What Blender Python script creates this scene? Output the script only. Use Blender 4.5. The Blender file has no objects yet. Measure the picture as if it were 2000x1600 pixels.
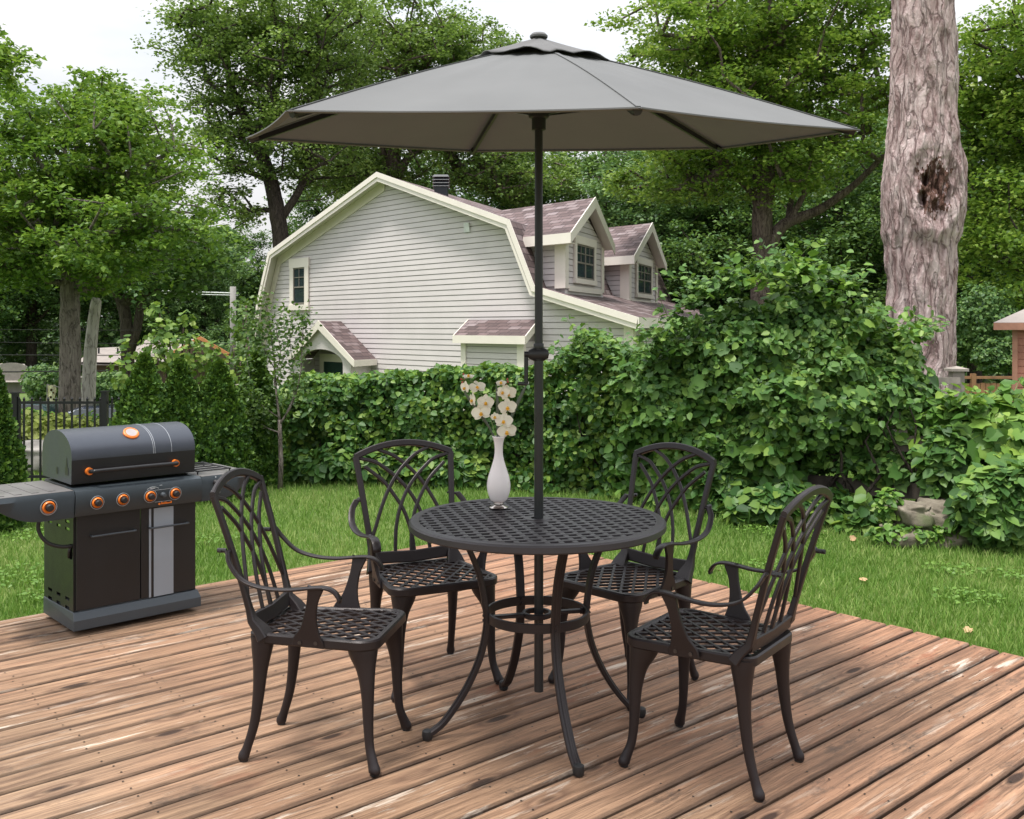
import bpy, math, random
import numpy as np
from mathutils import Vector, Matrix, noise
random.seed(7); RNG = np.random.default_rng(7)
S = bpy.context.scene; C = S.collection
R = math.radians
# ------------------------------------------------------------ camera
F = 1950.0; CX = 1000.0; HY = 640.0; H = 1.371; GZ = -0.35
cd = bpy.data.cameras.new('camera'); cam = bpy.data.objects.new('camera', cd); C.objects.link(cam)
cam.location = (0, 0, H); cam.rotation_euler = (R(90), 0, 0)
cd.sensor_width = 36; cd.lens = 36*F/2000; cd.shift_y = -0.08; cd.clip_end = 900
S.camera = cam
# ------------------------------------------------------------ sky, sun, exposure
SUN_EL, SUN_AZ = 72.0, 228.0      # azimuth: direction the light comes from, clockwise from +Y
w = bpy.data.worlds.new('World'); S.world = w; w.use_nodes = True
nt = w.node_tree; nt.nodes.clear()
def wn(t): return nt.nodes.new(t)
out = wn('ShaderNodeOutputWorld'); bg = wn('ShaderNodeBackground'); bg2 = wn('ShaderNodeBackground'); mx = wn('ShaderNodeMixShader')
sky = wn('ShaderNodeTexSky'); sky.sky_type = 'NISHITA'; sky.sun_disc = False
sky.sun_elevation = R(SUN_EL); sky.sun_rotation = R(SUN_AZ)
nt.links.new(sky.outputs[0], bg.inputs[0]); bg.inputs[1].default_value = 0.1
tc = wn('ShaderNodeTexCoord'); mp = wn('ShaderNodeMapping'); mp.inputs['Scale'].default_value = (1.2, 1.2, 3.5)
nz = wn('ShaderNodeTexNoise'); nz.inputs['Scale'].default_value = 2.2; nz.inputs['Detail'].default_value = 6; nz.inputs['Roughness'].default_value = .5
cr = wn('ShaderNodeValToRGB')
cr.color_ramp.elements[0].position = .3; cr.color_ramp.elements[0].color = (.62, .70, .80, 1)
cr.color_ramp.elements[1].position = .56; cr.color_ramp.elements[1].color = (.96, .94, .94, 1)
nt.links.new(tc.outputs['Generated'], mp.inputs[0]); nt.links.new(mp.outputs[0], nz.inputs['Vector'])
nt.links.new(nz.outputs['Fac'], cr.inputs[0]); nt.links.new(cr.outputs[0], bg2.inputs[0])
# overcast sky: about three times brighter overhead than at the horizon
sx = wn('ShaderNodeSeparateXYZ'); nt.links.new(tc.outputs['Generated'], sx.inputs[0])
cl = wn('ShaderNodeMath'); cl.operation = 'MAXIMUM'; nt.links.new(sx.outputs[2], cl.inputs[0]); cl.inputs[1].default_value = 0.0
mg = wn('ShaderNodeMath'); mg.operation = 'MULTIPLY_ADD'; nt.links.new(cl.outputs[0], mg.inputs[0]); mg.inputs[1].default_value = 1.05; mg.inputs[2].default_value = .44
nt.links.new(mg.outputs[0], bg2.inputs[1])
mx.inputs[0].default_value = .93
nt.links.new(bg.outputs[0], mx.inputs[1]); nt.links.new(bg2.outputs[0], mx.inputs[2]); nt.links.new(mx.outputs[0], out.inputs[0])
sd = bpy.data.lights.new('sun', 'SUN'); sd.energy = 2.5; sd.angle = R(10); sd.color = (1, .95, .88)
sun = bpy.data.objects.new('sun', sd); C.objects.link(sun)
az = R(SUN_AZ); el = R(SUN_EL)
sdir = Vector((math.sin(az)*math.cos(el), math.cos(az)*math.cos(el), math.sin(el)))
sun.rotation_euler = sdir.to_track_quat('Z', 'Y').to_euler()
S.view_settings.view_transform = 'Standard'; S.view_settings.look = 'None'; S.view_settings.gamma = 1
S.view_settings.exposure = 0.80
S.render.engine = 'CYCLES'
# ------------------------------------------------------------ helpers
def P(x, y, d): return Vector(((x-CX)/F*d, d, H-(y-HY)/F*d))
def G(x, y, z=0.0):
    d = F*(H-z)/(y-HY); return Vector(((x-CX)/F*d, d, z))
def tag(o, label=None, cat=None, group=None, kind=None):
    if label: o['label'] = label
    if cat: o['category'] = cat
    if group: o['group'] = group
    if kind: o['kind'] = kind
    return o
def thing(name, label, cat, loc=(0, 0, 0), rz=0, group=None):
    o = bpy.data.objects.new(name, None); C.objects.link(o); o.location = loc; o.rotation_euler = (0, 0, rz)
    o.empty_display_size = .1
    return tag(o, label, cat, group)
class MB:
    def __init__(s): s.v = []; s.f = []; s.m = []; s.mi = 0
    def add(s, vs, fs):
        n = len(s.v); s.v += [tuple(v) for v in vs]; s.f += [tuple(i+n for i in f) for f in fs]; s.m += [s.mi]*len(fs)
    def hexa(s, c):   # 8 corners: bottom 4 ccw, top 4 ccw
        s.add(c, [(3, 2, 1, 0), (4, 5, 6, 7), (0, 1, 5, 4), (1, 2, 6, 5), (2, 3, 7, 6), (3, 0, 4, 7)])
    def box(s, a, b, M=None):
        x0, y0, z0 = a; x1, y1, z1 = b
        c = [Vector(p) for p in ((x0, y0, z0), (x1, y0, z0), (x1, y1, z0), (x0, y1, z0), (x0, y0, z1), (x1, y0, z1), (x1, y1, z1), (x0, y1, z1))]
        if M is not None: c = [M @ p for p in c]
        s.hexa(c)
    def prism(s, poly, vec):   # planar polygon extruded along vec
        n = len(poly); vec = Vector(vec); a = [Vector(p) for p in poly]; b = [p+vec for p in a]
        s.add(a+b, [tuple(range(n))[::-1], tuple(range(n, 2*n))]+[(i, (i+1) % n, n+(i+1) % n, n+i) for i in range(n)])
    def tube(s, pts, rad, n=8, cap=True, closed=False):
        pts = [Vector(p) for p in pts]; m = len(pts)
        if not hasattr(rad, '__len__'): rad = [rad]*m
        ref = None; rings = []
        for i, p in enumerate(pts):
            a = pts[i-1] if (i > 0 or closed) else p; b = pts[(i+1) % m] if (i < m-1 or closed) else p
            t = (b-a).normalized()
            if ref is None: ref = t.orthogonal().normalized()
            ref = (ref-t*ref.dot(t)).normalized(); q = t.cross(ref); r = rad[i]
            rings.append([p+(ref*math.cos(2*math.pi*k/n)+q*math.sin(2*math.pi*k/n))*r for k in range(n)])
        vs = [v for rg in rings for v in rg]; fs = []
        for i in range(m if closed else m-1):
            j = (i+1) % m
            for k in range(n): fs.append((i*n+k, i*n+(k+1) % n, j*n+(k+1) % n, j*n+k))
        if cap and not closed: fs += [tuple(range(n))[::-1], tuple((m-1)*n+k for k in range(n))]
        s.add(vs, fs)
    def sweep(s, pts, wd, ht, nrm, closed=False, bev=0.0):
        pts = [Vector(p) for p in pts]; m = len(pts)
        if not hasattr(wd, '__len__'): wd = [wd]*m
        if not hasattr(ht, '__len__'): ht = [ht]*m
        nr0 = Vector(nrm).normalized(); vs = []; k = 8 if bev else 4
        for i, p in enumerate(pts):
            a = pts[i-1] if (i > 0 or closed) else p; b = pts[(i+1) % m] if (i < m-1 or closed) else p
            t = (b-a).normalized(); nn = (nr0-t*nr0.dot(t)).normalized(); sd_ = t.cross(nn)
            W = wd[i]/2; Hh = ht[i]/2
            if bev:
                e = min(bev, W*.6, Hh*.6)
                cs = [(-W, -Hh+e), (-W+e, -Hh), (W-e, -Hh), (W, -Hh+e), (W, Hh-e), (W-e, Hh), (-W+e, Hh), (-W, Hh-e)]
            else: cs = [(-W, -Hh), (W, -Hh), (W, Hh), (-W, Hh)]
            vs += [p+sd_*u+nn*v for u, v in cs]
        fs = []
        for i in range(m if closed else m-1):
            j = (i+1) % m
            for q in range(k): fs.append((i*k+q, i*k+(q+1) % k, j*k+(q+1) % k, j*k+q))
        if not closed: fs += [tuple(range(k))[::-1], tuple((m-1)*k+q for q in range(k))]
        s.add(vs, fs)
    def lathe(s, prof, n=32, c=(0, 0, 0), M=None):
        vs = []
        for r, z in prof:
            for k in range(n):
                a = 2*math.pi*k/n; p = Vector((c[0]+r*math.cos(a), c[1]+r*math.sin(a), c[2]+z)); vs.append(M @ p if M is not None else p)
        fs = []; m = len(prof)
        for i in range(m-1):
            for k in range(n): fs.append((i*n+k, i*n+(k+1) % n, (i+1)*n+(k+1) % n, (i+1)*n+k))
        if prof[0][0] > 1e-6: fs.append(tuple(range(n))[::-1])
        if prof[-1][0] > 1e-6: fs.append(tuple((m-1)*n+k for k in range(n)))
        s.add(vs, fs)
    def build(s, name, mats, parent=None, smooth=False, bevel=0):
        me = bpy.data.meshes.new(name); me.from_pydata(s.v, [], s.f)
        if not isinstance(mats, (list, tuple)): mats = [mats]
        for m in mats: me.materials.append(m)
        if len(mats) > 1: me.polygons.foreach_set('material_index', s.m)
        if smooth: me.shade_smooth() if smooth is True else None
        me.update()
        o = bpy.data.objects.new(name, me); C.objects.link(o)
        if parent: o.parent = parent
        if bevel:
            b = o.modifiers.new('bevel', 'BEVEL'); b.width = bevel; b.segments = 2; b.limit_method = 'ANGLE'; b.angle_limit = R(40)
        if smooth == 'auto':
            me.polygons.foreach_set('use_smooth', [True]*len(me.polygons)); me.set_sharp_from_angle(angle=R(38))
        return o
def spline(ctrl, n):   # catmull-rom through control tuples
    c = [np.array(p, float) for p in ctrl]; c = [2*c[0]-c[1]]+c+[2*c[-1]-c[-2]]; out = []
    m = len(c)-3
    for i in range(m):
        for k in range(n):
            t = k/n; p0, p1, p2, p3 = c[i:i+4]
            out.append(.5*((2*p1)+(-p0+p2)*t+(2*p0-5*p1+4*p2-p3)*t*t+(-p0+3*p1-3*p2+p3)*t**3))
    out.append(c[-2]); return out
# ------------------------------------------------------------ materials
class NT:
    def __init__(s, name):
        s.m = bpy.data.materials.new(name); s.m.use_nodes = True; s.t = s.m.node_tree; s.b = s.t.nodes['Principled BSDF']
        s.out = s.t.nodes['Material Output']
    def n(s, typ, ins=None, **kw):
        nd = s.t.nodes.new(typ)
        for k, v in kw.items(): setattr(nd, k, v)
        for k, v in (ins or {}).items(): s.set(nd.inputs[k], v)
        return nd
    def set(s, sock, v):
        if isinstance(v, bpy.types.NodeSocket): s.t.links.new(v, sock)
        elif isinstance(v, bpy.types.Node): s.t.links.new(v.outputs[0], sock)
        else:
            if sock.type == 'RGBA' and len(v) == 3: v = (*v, 1)
            sock.default_value = v
    def obj(s): return s.n('ShaderNodeTexCoord').outputs['Object']
    def map(s, scale=(1, 1, 1), vec=None, loc=(0, 0, 0), rot=(0, 0, 0)):
        return s.n('ShaderNodeMapping', {'Vector': vec if vec is not None else s.obj(), 'Scale': scale, 'Location': loc, 'Rotation': rot})
    def noise(s, vec, scale=5, detail=4, rough=.5, dist=0):
        return s.n('ShaderNodeTexNoise', {'Vector': vec, 'Scale': scale, 'Detail': detail, 'Roughness': rough, 'Distortion': dist}).outputs['Fac']
    def ramp(s, fac, stops, interp='LINEAR'):
        nd = s.n('ShaderNodeValToRGB', {'Fac': fac}); r = nd.color_ramp; r.interpolation = interp
        while len(r.elements) < len(stops): r.elements.new(.5)
        for e, (p, c) in zip(r.elements, stops):
            e.position = p; e.color = (*c, 1) if hasattr(c, '__len__') else (c, c, c, 1)
        return nd.outputs[0]
    def math(s, op, a, b=0.0, clamp=False):
        nd = s.n('ShaderNodeMath', operation=op, use_clamp=clamp); s.set(nd.inputs[0], a); s.set(nd.inputs[1], b); return nd.outputs[0]
    def mix(s, f, a, b, mode='MIX'):
        nd = s.n('ShaderNodeMix', data_type='RGBA', blend_type=mode); s.set(nd.inputs[0], f); s.set(nd.inputs[6], a); s.set(nd.inputs[7], b); return nd.outputs[2]
    def attr(s, name): return s.n('ShaderNodeAttribute', attribute_name=name)
    def bump(s, h, strength=.3, dist=.01):
        b = s.n('ShaderNodeBump', {'Height': h, 'Strength': strength, 'Distance': dist}); s.set(s.b.inputs['Normal'], b.outputs[0]); return b
    def base(s, c): s.set(s.b.inputs['Base Color'], c)
    def rough(s, v): s.set(s.b.inputs['Roughness'], v)
def simple(name, col, rough=.6, metal=0.0, var=.12, nscale=8, bump=0.0, bscale=60, spec=.5):
    t = NT(name); v = t.map(); f = t.noise(v, nscale, 5, .6)
    lo = tuple(c*(1-var*1.5) for c in col); hi = tuple(min(1, c*(1+var*1.5)) for c in col)
    t.base(t.ramp(f, [(.3, lo), (.7, hi)])); t.rough(rough); t.b.inputs['Metallic'].default_value = metal
    t.b.inputs['Specular IOR Level'].default_value = spec
    if bump: t.bump(t.noise(v, bscale, 3, .6), bump, .004)
    return t.m
def leafmat(name, cols, trans=.3, nscale=.9, rough=.45, spec=.35):
    """cols: dark..light list of base colours; varied per leaf and in clumps"""
    t = NT(name); a = t.attr('rnd'); f = t.noise(t.map(), nscale, 3, .6)
    fac = t.math('ADD', t.math('MULTIPLY', a.outputs['Fac'], .5), t.math('MULTIPLY', f, .6), True)
    n = len(cols); col = t.ramp(fac, [(.22+.6*i/(n-1), c) for i, c in enumerate(cols)])
    t.base(col); t.rough(rough); t.b.inputs['Specular IOR Level'].default_value = spec
    tr = t.n('ShaderNodeBsdfTranslucent', {'Color': t.mix(.5, col, (.16, .26, .02), 'MIX')})
    ms = t.n('ShaderNodeMixShader', {0: trans, 1: t.b.outputs[0], 2: tr.outputs[0]})
    t.t.links.new(ms.outputs[0], t.out.inputs[0]); return t.m
def barkmat(name, c0, c1, c2, sc=1.0, bump=.8):
    t = NT(name); wp = t.n('ShaderNodeTexNoise', {'Vector': t.map((3*sc, 3*sc, 1.5*sc)), 'Scale': 1.5, 'Detail': 4}).outputs['Color']
    wv = t.n('ShaderNodeVectorMath', operation='MULTIPLY_ADD'); t.set(wv.inputs[0], wp); wv.inputs[1].default_value = (.22/sc, .22/sc, .5/sc); t.set(wv.inputs[2], t.obj())
    n1 = t.noise(t.map((16*sc, 16*sc, 2.4*sc), wv.outputs[0]), 1.0, 8, .68)
    n2 = t.noise(t.map((34*sc, 34*sc, 7*sc), wv.outputs[0]), 1.0, 6, .7)
    n3 = t.noise(t.map((2*sc, 2*sc, 1*sc)), 1.0, 4, .6)
    f = t.math('ADD', t.math('MULTIPLY', n1, .6), t.math('MULTIPLY', n2, .4))
    col = t.ramp(f, [(.36, c0), (.47, c1), (.60, c2)]); col = t.mix(t.ramp(n3, [(.45, 0.0), (.75, .45)]), col, c0)
    vo = t.n('ShaderNodeTexVoronoi', {'Vector': t.map((15*sc, 15*sc, 2.6*sc), wv.outputs[0]), 'Scale': 1.0}, feature='DISTANCE_TO_EDGE').outputs[0]
    crk = t.math('MULTIPLY', t.ramp(t.math('ADD', vo, t.math('MULTIPLY', t.math('SUBTRACT', n2, .5), .35)), [(.0, 1.0), (.07, 0.0)]), .6)
    col = t.mix(crk, col, tuple(c*.55 for c in c0)); f = t.math('SUBTRACT', f, t.math('MULTIPLY', crk, .16))
    t.base(col); t.rough(.92); t.b.inputs['Specular IOR Level'].default_value = .2
    t.bump(t.ramp(f, [(.34, 0.0), (.62, 1.0)]), bump, .04); return t.m
M = {}
# furniture / grill
def metal_mat(name, col, rough, metal, grain=350, gs=.25):
    t = NT(name); v = t.map(); f = t.noise(v, grain, 2, .5); f2 = t.noise(v, 6, 4, .6)
    t.base(t.mix(t.math('MULTIPLY', f2, .35), col, tuple(c*1.6 for c in col)))
    t.rough(t.ramp(f2, [(.3, rough-.06), (.7, rough+.08)])); t.b.inputs['Metallic'].default_value = metal
    t.bump(f, gs, .0015); return t.m
M['cast'] = metal_mat('cast_bronze', (.019, .0145, .0155), .40, .3)
M['pole'] = metal_mat('pole_paint', (.030, .031, .033), .33, .4, 200, .05)
M['glide'] = simple('glide_plastic', (.012, .012, .013), .5)
M['bolt'] = simple('bolt_steel', (.09, .085, .085), .35, .9)
M['hood'] = metal_mat('hood_enamel', (.060, .067, .082), .36, .6, 420, .5)
M['panel'] = metal_mat('panel_enamel', (.034, .044, .052), .42, .3, 420, .5)
M['black'] = metal_mat('black_enamel', (.010, .010, .011), .38, .1, 420, .4)
M['skirt'] = metal_mat('skirt_enamel', (.055, .065, .075), .45, .3, 420, .4)
M['stripe'] = metal_mat('silver_stripe', (.26, .30, .35), .45, .3, 420, .3)
M['line'] = simple('silver_line', (.35, .37, .40), .4, .3)
M['orange'] = simple('orange_plastic', (.80, .20, .025), .35)
M['knob'] = simple('knob_rubber', (.018, .016, .017), .5)
M['shelf'] = metal_mat('shelf_steel', (.20, .19, .185), .38, .5, 300, .2)
M['print'] = simple('white_print', (.42, .46, .48), .6)
M['dial'] = simple('dial_face', (.4, .36, .36), .6)
M['hose'] = simple('hose_rubber', (.012, .012, .012), .55)
M['fabric'] = None
t = NT('canopy_fabric'); v = t.map(); wv = t.noise(v, 500, 2, .5); f2 = t.noise(v, 3, 4, .5)
t.base(t.ramp(f2, [(.3, (.122, .126, .128)), (.7, (.142, .146, .148))])); t.rough(.85); t.bump(wv, .2, .001)
tr = t.n('ShaderNodeBsdfTranslucent', {'Color': (.24, .24, .24, 1)}); ms = t.n('ShaderNodeMixShader', {0: .02, 1: t.b.outputs[0], 2: tr.outputs[0]})
t.t.links.new(ms.outputs[0], t.out.inputs[0]); M['fabric'] = t.m
M['capfab'] = simple('cap_fabric', (.12, .12, .122), .85, 0, .1, 4, .2, 400)
M['ceramic'] = simple('vase_ceramic', (.86, .79, .79), .25, 0, .02)
M['silver'] = simple('vase_foot_silver', (.55, .50, .47), .22, 1.0, .05)
M['petal'] = simple('orchid_petal', (.84, .80, .66), .5, 0, .05, 30)
M['lip'] = simple('orchid_lip', (.85, .42, .04), .5, 0, .2, 60)
M['bud'] = simple('orchid_bud', (.45, .07, .06), .5)
M['stem'] = simple('orchid_stem', (.13, .20, .05), .5)
M['blade'] = simple('strap_leaf', (.10, .12, .085), .45)
# wood deck
t = NT('deck_wood'); o_ = t.obj(); bid = t.attr('bid').outputs['Fac']
sh = t.n('ShaderNodeCombineXYZ', {0: t.math('MULTIPLY', bid, 37.0), 1: t.math('MULTIPLY', bid, 19.0), 2: t.math('MULTIPLY', bid, 7.0)})
vv = t.n('ShaderNodeVectorMath', operation='ADD'); t.set(vv.inputs[0], o_); t.set(vv.inputs[1], sh.outputs[0]); vv = vv.outputs[0]
warp = t.n('ShaderNodeTexNoise', {'Vector': t.map((1.6, 5, 1), vv), 'Scale': 1.0, 'Detail': 3}).outputs['Color']
wv = t.n('ShaderNodeVectorMath', operation='MULTIPLY_ADD'); t.set(wv.inputs[0], warp); wv.inputs[1].default_value = (.08, .05, 0); t.set(wv.inputs[2], vv); vw = wv.outputs[0]
g1 = t.ramp(t.noise(t.map((2.4, 44, 1), vw), 1.0, 12, .72), [(.36, 0.0), (.62, 1.0)])
g2 = t.noise(t.map((1.1, 22, 1), vw), 1.0, 5, .55)
big = t.noise(t.map((1, 1, 1)), .7, 4, .6)
tone = t.ramp(bid, [(0, (.16, .086, .050)), (.35, (.29, .175, .107)), (.6, (.215, .126, .076)), (1, (.36, .232, .148))])
tan = t.mix(g1, t.mix(.45, tone, (.05, .028, .016)), t.mix(.4, tone, (.56, .40, .255)))
# redder where the stain has survived: towards the right edge of the deck
sep = t.n('ShaderNodeSeparateXYZ', {0: o_})
redm = t.math('ADD', t.math('MULTIPLY_ADD' if False else 'MULTIPLY', t.math('ADD', sep.outputs[0], 4.0), .19), t.math('MULTIPLY', t.math('SUBTRACT', big, .5), 1.6))
redm = t.math('ADD', redm, t.math('MULTIPLY', t.math('SUBTRACT', bid, .5), .25))
redm = t.ramp(redm, [(.0, .05), (.85, .95)])
red = t.mix(g1, t.mix(.5, tone, (.120, .045, .022)), t.mix(.5, tone, (.58, .265, .155)))
c1 = t.mix(redm, tan, red)
# dark weather streaks
st = t.ramp(g2, [(.30, 1.0), (.46, 0.0)]); c2 = t.mix(t.math('MULTIPLY', st, .4), c1, (.075, .042, .028))
# pale flaked patches, long along the grain
fl = t.noise(t.map((3.2, 26, 1), vw, (5, 3, 0)), 1.0, 8, .68); flm = t.noise(t.map((1.1, 2.2, 1), vv), 1.0, 2, .5)
pale = t.math('MULTIPLY', t.ramp(fl, [(.55, 0.0), (.62, 1.0)]), t.ramp(flm, [(.46, 0.0), (.62, 1.0)]))
c3 = t.mix(t.math('MULTIPLY', pale, .8), c2, (.68, .58, .48))
# grime blotches
gb = t.noise(t.map((3, 7, 1), vv, (9, 2, 0)), 1.0, 8, .74); c4 = t.mix(t.ramp(gb, [(.58, 0.0), (.66, .6)]), c3, (.055, .045, .038))
g3 = t.noise(t.map((3.5, 150, 1), vw), 1.0, 6, .7); c4 = t.mix(t.math('MULTIPLY', t.ramp(g3, [(.52, 0.0), (.60, 1.0)]), .5), c4, (.06, .034, .022))
# rusty worn patches
rp = t.noise(t.map((2.5, 9, 1), vv, (1, 7, 0)), 1.0, 6, .65); c4 = t.mix(t.math('MULTIPLY', t.ramp(rp, [(.60, 0.0), (.67, .7)]), redm), c4, (.22, .065, .03))
# knots
vk = t.n('ShaderNodeTexVoronoi', {'Vector': t.map((1.9, 6.0, 1), vv), 'Scale': 1.0, 'Randomness': 1.0})
kd = t.math('ADD', vk.outputs['Distance'], t.math('MULTIPLY', t.math('SUBTRACT', g2, .5), .08))
c5 = t.mix(t.ramp(kd, [(.075, .95), (.13, .0)]), c4, (.035, .018, .012))
c5 = t.mix(t.ramp(kd, [(.12, .0), (.16, .55), (.24, .0)]), c5, (.09, .045, .03))
dr_ = t.math('MULTIPLY', t.attr('gap_shade').outputs['Fac'], t.math('ADD', t.math('MULTIPLY', gb, .9), .25), True)  # board edges painted darker so the gaps between them read as shade
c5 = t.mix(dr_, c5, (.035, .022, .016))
t.base(c5); t.rough(t.ramp(g1, [(.3, .62), (.7, .8)])); t.b.inputs['Specular IOR Level'].default_value = .35
t.bump(t.math('ADD', g1, t.math('MULTIPLY', pale, .6)), .7, .005); M['deck'] = t.m
# lawn
t = NT('lawn_ground'); v = t.map(); a = t.noise(v, 1.1, 5, .6); b = t.noise(v, 22, 5, .7)
c = t.mix(b, (.05, .095, .015), (.12, .19, .035)); c = t.mix(t.ramp(a, [(.45, 0.0), (.7, .55)]), c, (.14, .17, .045))
t.base(c); t.rough(.9); t.bump(b, .6, .03); M['lawn'] = t.m
M['grass'] = leafmat('grass_blade', [(.065, .15, .022), (.125, .25, .042), (.21, .35, .075), (.38, .46, .16)], .35, 1.1, .6, .2)
M['clover'] = leafmat('clover_leaf', [(.09, .20, .03), (.17, .30, .05)], .3, 2)
M['dryleaf'] = simple('dry_leaf', (.42, .27, .14), .7)
# house
M['siding'] = simple('siding_paint', (.62, .58, .585), .62, 0, .03, 1.5, .1, 25)
M['sidback'] = simple('siding_lap_shade', (.34, .31, .31), .8, 0, .05)  # darker backing colour paints shadow into the grooves between the boards
M['trim'] = simple('trim_paint', (.80, .745, .68), .5, 0, .03, 2)
M['soffit'] = simple('soffit_paint', (.60, .58, .50), .6, 0, .04, 3)
t = NT('shingle_roof'); uv = t.attr('uvw').outputs['Vector']
br = t.n('ShaderNodeTexBrick', {'Vector': uv, 'Color1': (0, 0, 0, 1), 'Color2': (1, 1, 1, 1), 'Mortar': (.5, .5, .5, 1), 'Scale': 1.0, 'Mortar Size': .012, 'Brick Width': .34, 'Row Height': .15, 'Bias': 0.0})
shn = t.noise(uv, 9, 4, .6); shf = t.math('ADD', t.math('MULTIPLY', br.outputs['Color'], .65), t.math('MULTIPLY', shn, .45))
shc = t.ramp(shf, [(.15, (.065, .046, .046)), (.45, (.12, .082, .082)), (.65, (.17, .122, .122)), (.9, (.26, .215, .222))])
t.base(t.mix(br.outputs['Fac'], shc, (.05, .033, .036))); t.rough(.85)
t.bump(t.math('SUBTRACT', 1.0, br.outputs['Fac']), .5, .02); M['shingle'] = t.m
M['glass'] = simple('window_glass', (.035, .05, .06), .06, 0, .3, .6, spec=.8)
M['sash'] = simple('window_sash', (.23, .21, .18), .5)
M['door'] = simple('green_door', (.018, .055, .045), .4)
M['vent'] = simple('vent_plastic', (.75, .77, .78), .5)
M['chim'] = simple('chimney_black', (.02, .023, .028), .35, .3)
M['greyroof'] = simple('grey_roof', (.30, .265, .245), .85, 0, .12, 3, .3, 30)
M['greywall'] = simple('grey_wall', (.20, .185, .165), .8)
M['brownwall'] = simple('brown_wall', (.10, .065, .045), .8)
M['orangetrim'] = simple('orange_trim', (.50, .21, .08), .6)
M['redwood'] = simple('red_siding', (.40, .175, .125), .7, 0, .12, 5, .2, 40)
M['redpost'] = simple('red_corner', (.40, .20, .14), .65)
M['fencegrey'] = simple('grey_fence_wood', (.30, .265, .235), .85, 0, .2, 9, .4, 50)
M['fencedark'] = simple('dark_fence_wood', (.075, .062, .05), .9, 0, .25, 9, .4, 50)
M['fencebrown'] = simple('brown_fence_wood', (.24, .125, .06), .8, 0, .2, 5)
M['iron'] = simple('fence_iron', (.012, .012, .014), .4, .3)
t = NT('field_stone'); v = t.map(); a = t.noise(v, 5, 8, .65); m_ = t.noise(v, 3, 3, .5)
c = t.ramp(a, [(.25, (.07, .058, .042)), (.5, (.19, .165, .125)), (.75, (.32, .28, .225))]); c = t.mix(t.ramp(m_, [(.52, 0.0), (.66, .8)]), c, (.06, .085, .025))
t.base(c); t.rough(.9); t.bump(a, .8, .03); M['stone'] = t.m
M['boulder'] = simple('boulder_rock', (.24, .225, .21), .9, 0, .3, 4, .8, 12)
M['carblue'] = simple('car_paint', (.02, .028, .045), .2, .3)
M['carteal'] = simple('car_paint_teal', (.05, .11, .11), .25, .2)
M['cartail'] = simple('tail_light', (.5, .02, .03), .3)
M['tyre'] = simple('tyre_rubber', (.015, .015, .015), .7)
M['polewood'] = simple('utility_pole_wood', (.27, .26, .25), .8)
M['wire'] = simple('wire_black', (.02, .02, .02), .6)
M['wirepale'] = simple('wire_sheath', (.62, .66, .64), .5)
M['flag'] = simple('flag_cloth', (.72, .66, .42), .8, 0, .35, 9)
# bark and leaves
M['bark_pink'] = barkmat('bark_pinkish', (.15, .085, .08), (.54, .40, .395), (.76, .63, .62), .75, 1.0)
M['bark_grey'] = barkmat('bark_grey', (.09, .075, .065), (.23, .195, .175), (.33, .29, .26))
M['bark_brown'] = barkmat('bark_brown', (.055, .04, .035), (.16, .12, .105), (.24, .19, .165))
M['bark_dark'] = barkmat('bark_dark', (.03, .025, .02), (.075, .062, .05), (.12, .10, .085))
M['bark_pale'] = barkmat('bark_pale', (.22, .20, .175), (.44, .41, .37), (.54, .51, .47), .7, .4)
M['rot'] = barkmat('rotten_wood', (.05, .025, .016), (.22, .11, .085), (.42, .27, .22), 3.0, 1.0)
M['lf_maple'] = leafmat('maple_leaf', [(.05, .12, .02), (.105, .21, .035), (.18, .31, .045), (.27, .38, .06)], .40, .55)
M['lf_right'] = leafmat('bright_leaf', [(.06, .13, .024), (.13, .235, .038), (.22, .34, .055), (.34, .44, .08)], .42, .5)
M['lf_tall'] = leafmat('tall_tree_leaf', [(.06, .12, .035), (.12, .205, .05), (.19, .29, .07), (.27, .37, .09)], .40, .4)
M['lf_dark'] = leafmat('wood_leaf', [(.028, .075, .026), (.065, .145, .045), (.12, .22, .06), (.19, .31, .08)], .32, .35)
M['lf_far_haze'] = leafmat('hazed_wood_leaf', [(.05, .12, .045), (.10, .20, .07), (.16, .28, .095), (.23, .36, .12)], .3, .25)  # paler, bluer green: aerial haze put into the leaf colour
M['lf_hedge'] = leafmat('hedge_leaf', [(.018, .058, .012), (.040, .115, .022), (.085, .18, .035), (.19, .29, .045)], .24, 1.8, .5, .38)
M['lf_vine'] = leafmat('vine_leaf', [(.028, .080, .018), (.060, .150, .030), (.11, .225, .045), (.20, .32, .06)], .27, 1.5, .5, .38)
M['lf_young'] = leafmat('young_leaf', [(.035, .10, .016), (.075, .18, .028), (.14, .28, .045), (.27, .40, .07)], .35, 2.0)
M['lf_cedar'] = leafmat('cedar_spray', [(.016, .050, .010), (.032, .085, .013), (.065, .145, .018), (.12, .21, .025)], .12, 2.5, .6)
M['lf_sapling2'] = leafmat('fresh_leaf', [(.045, .11, .02), (.09, .18, .03), (.17, .28, .05), (.30, .40, .08)], .35, 1.6)
M['lf_sapling'] = leafmat('sapling_leaf', [(.030, .075, .015), (.06, .125, .022), (.12, .20, .035)], .3, 2.5)
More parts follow.
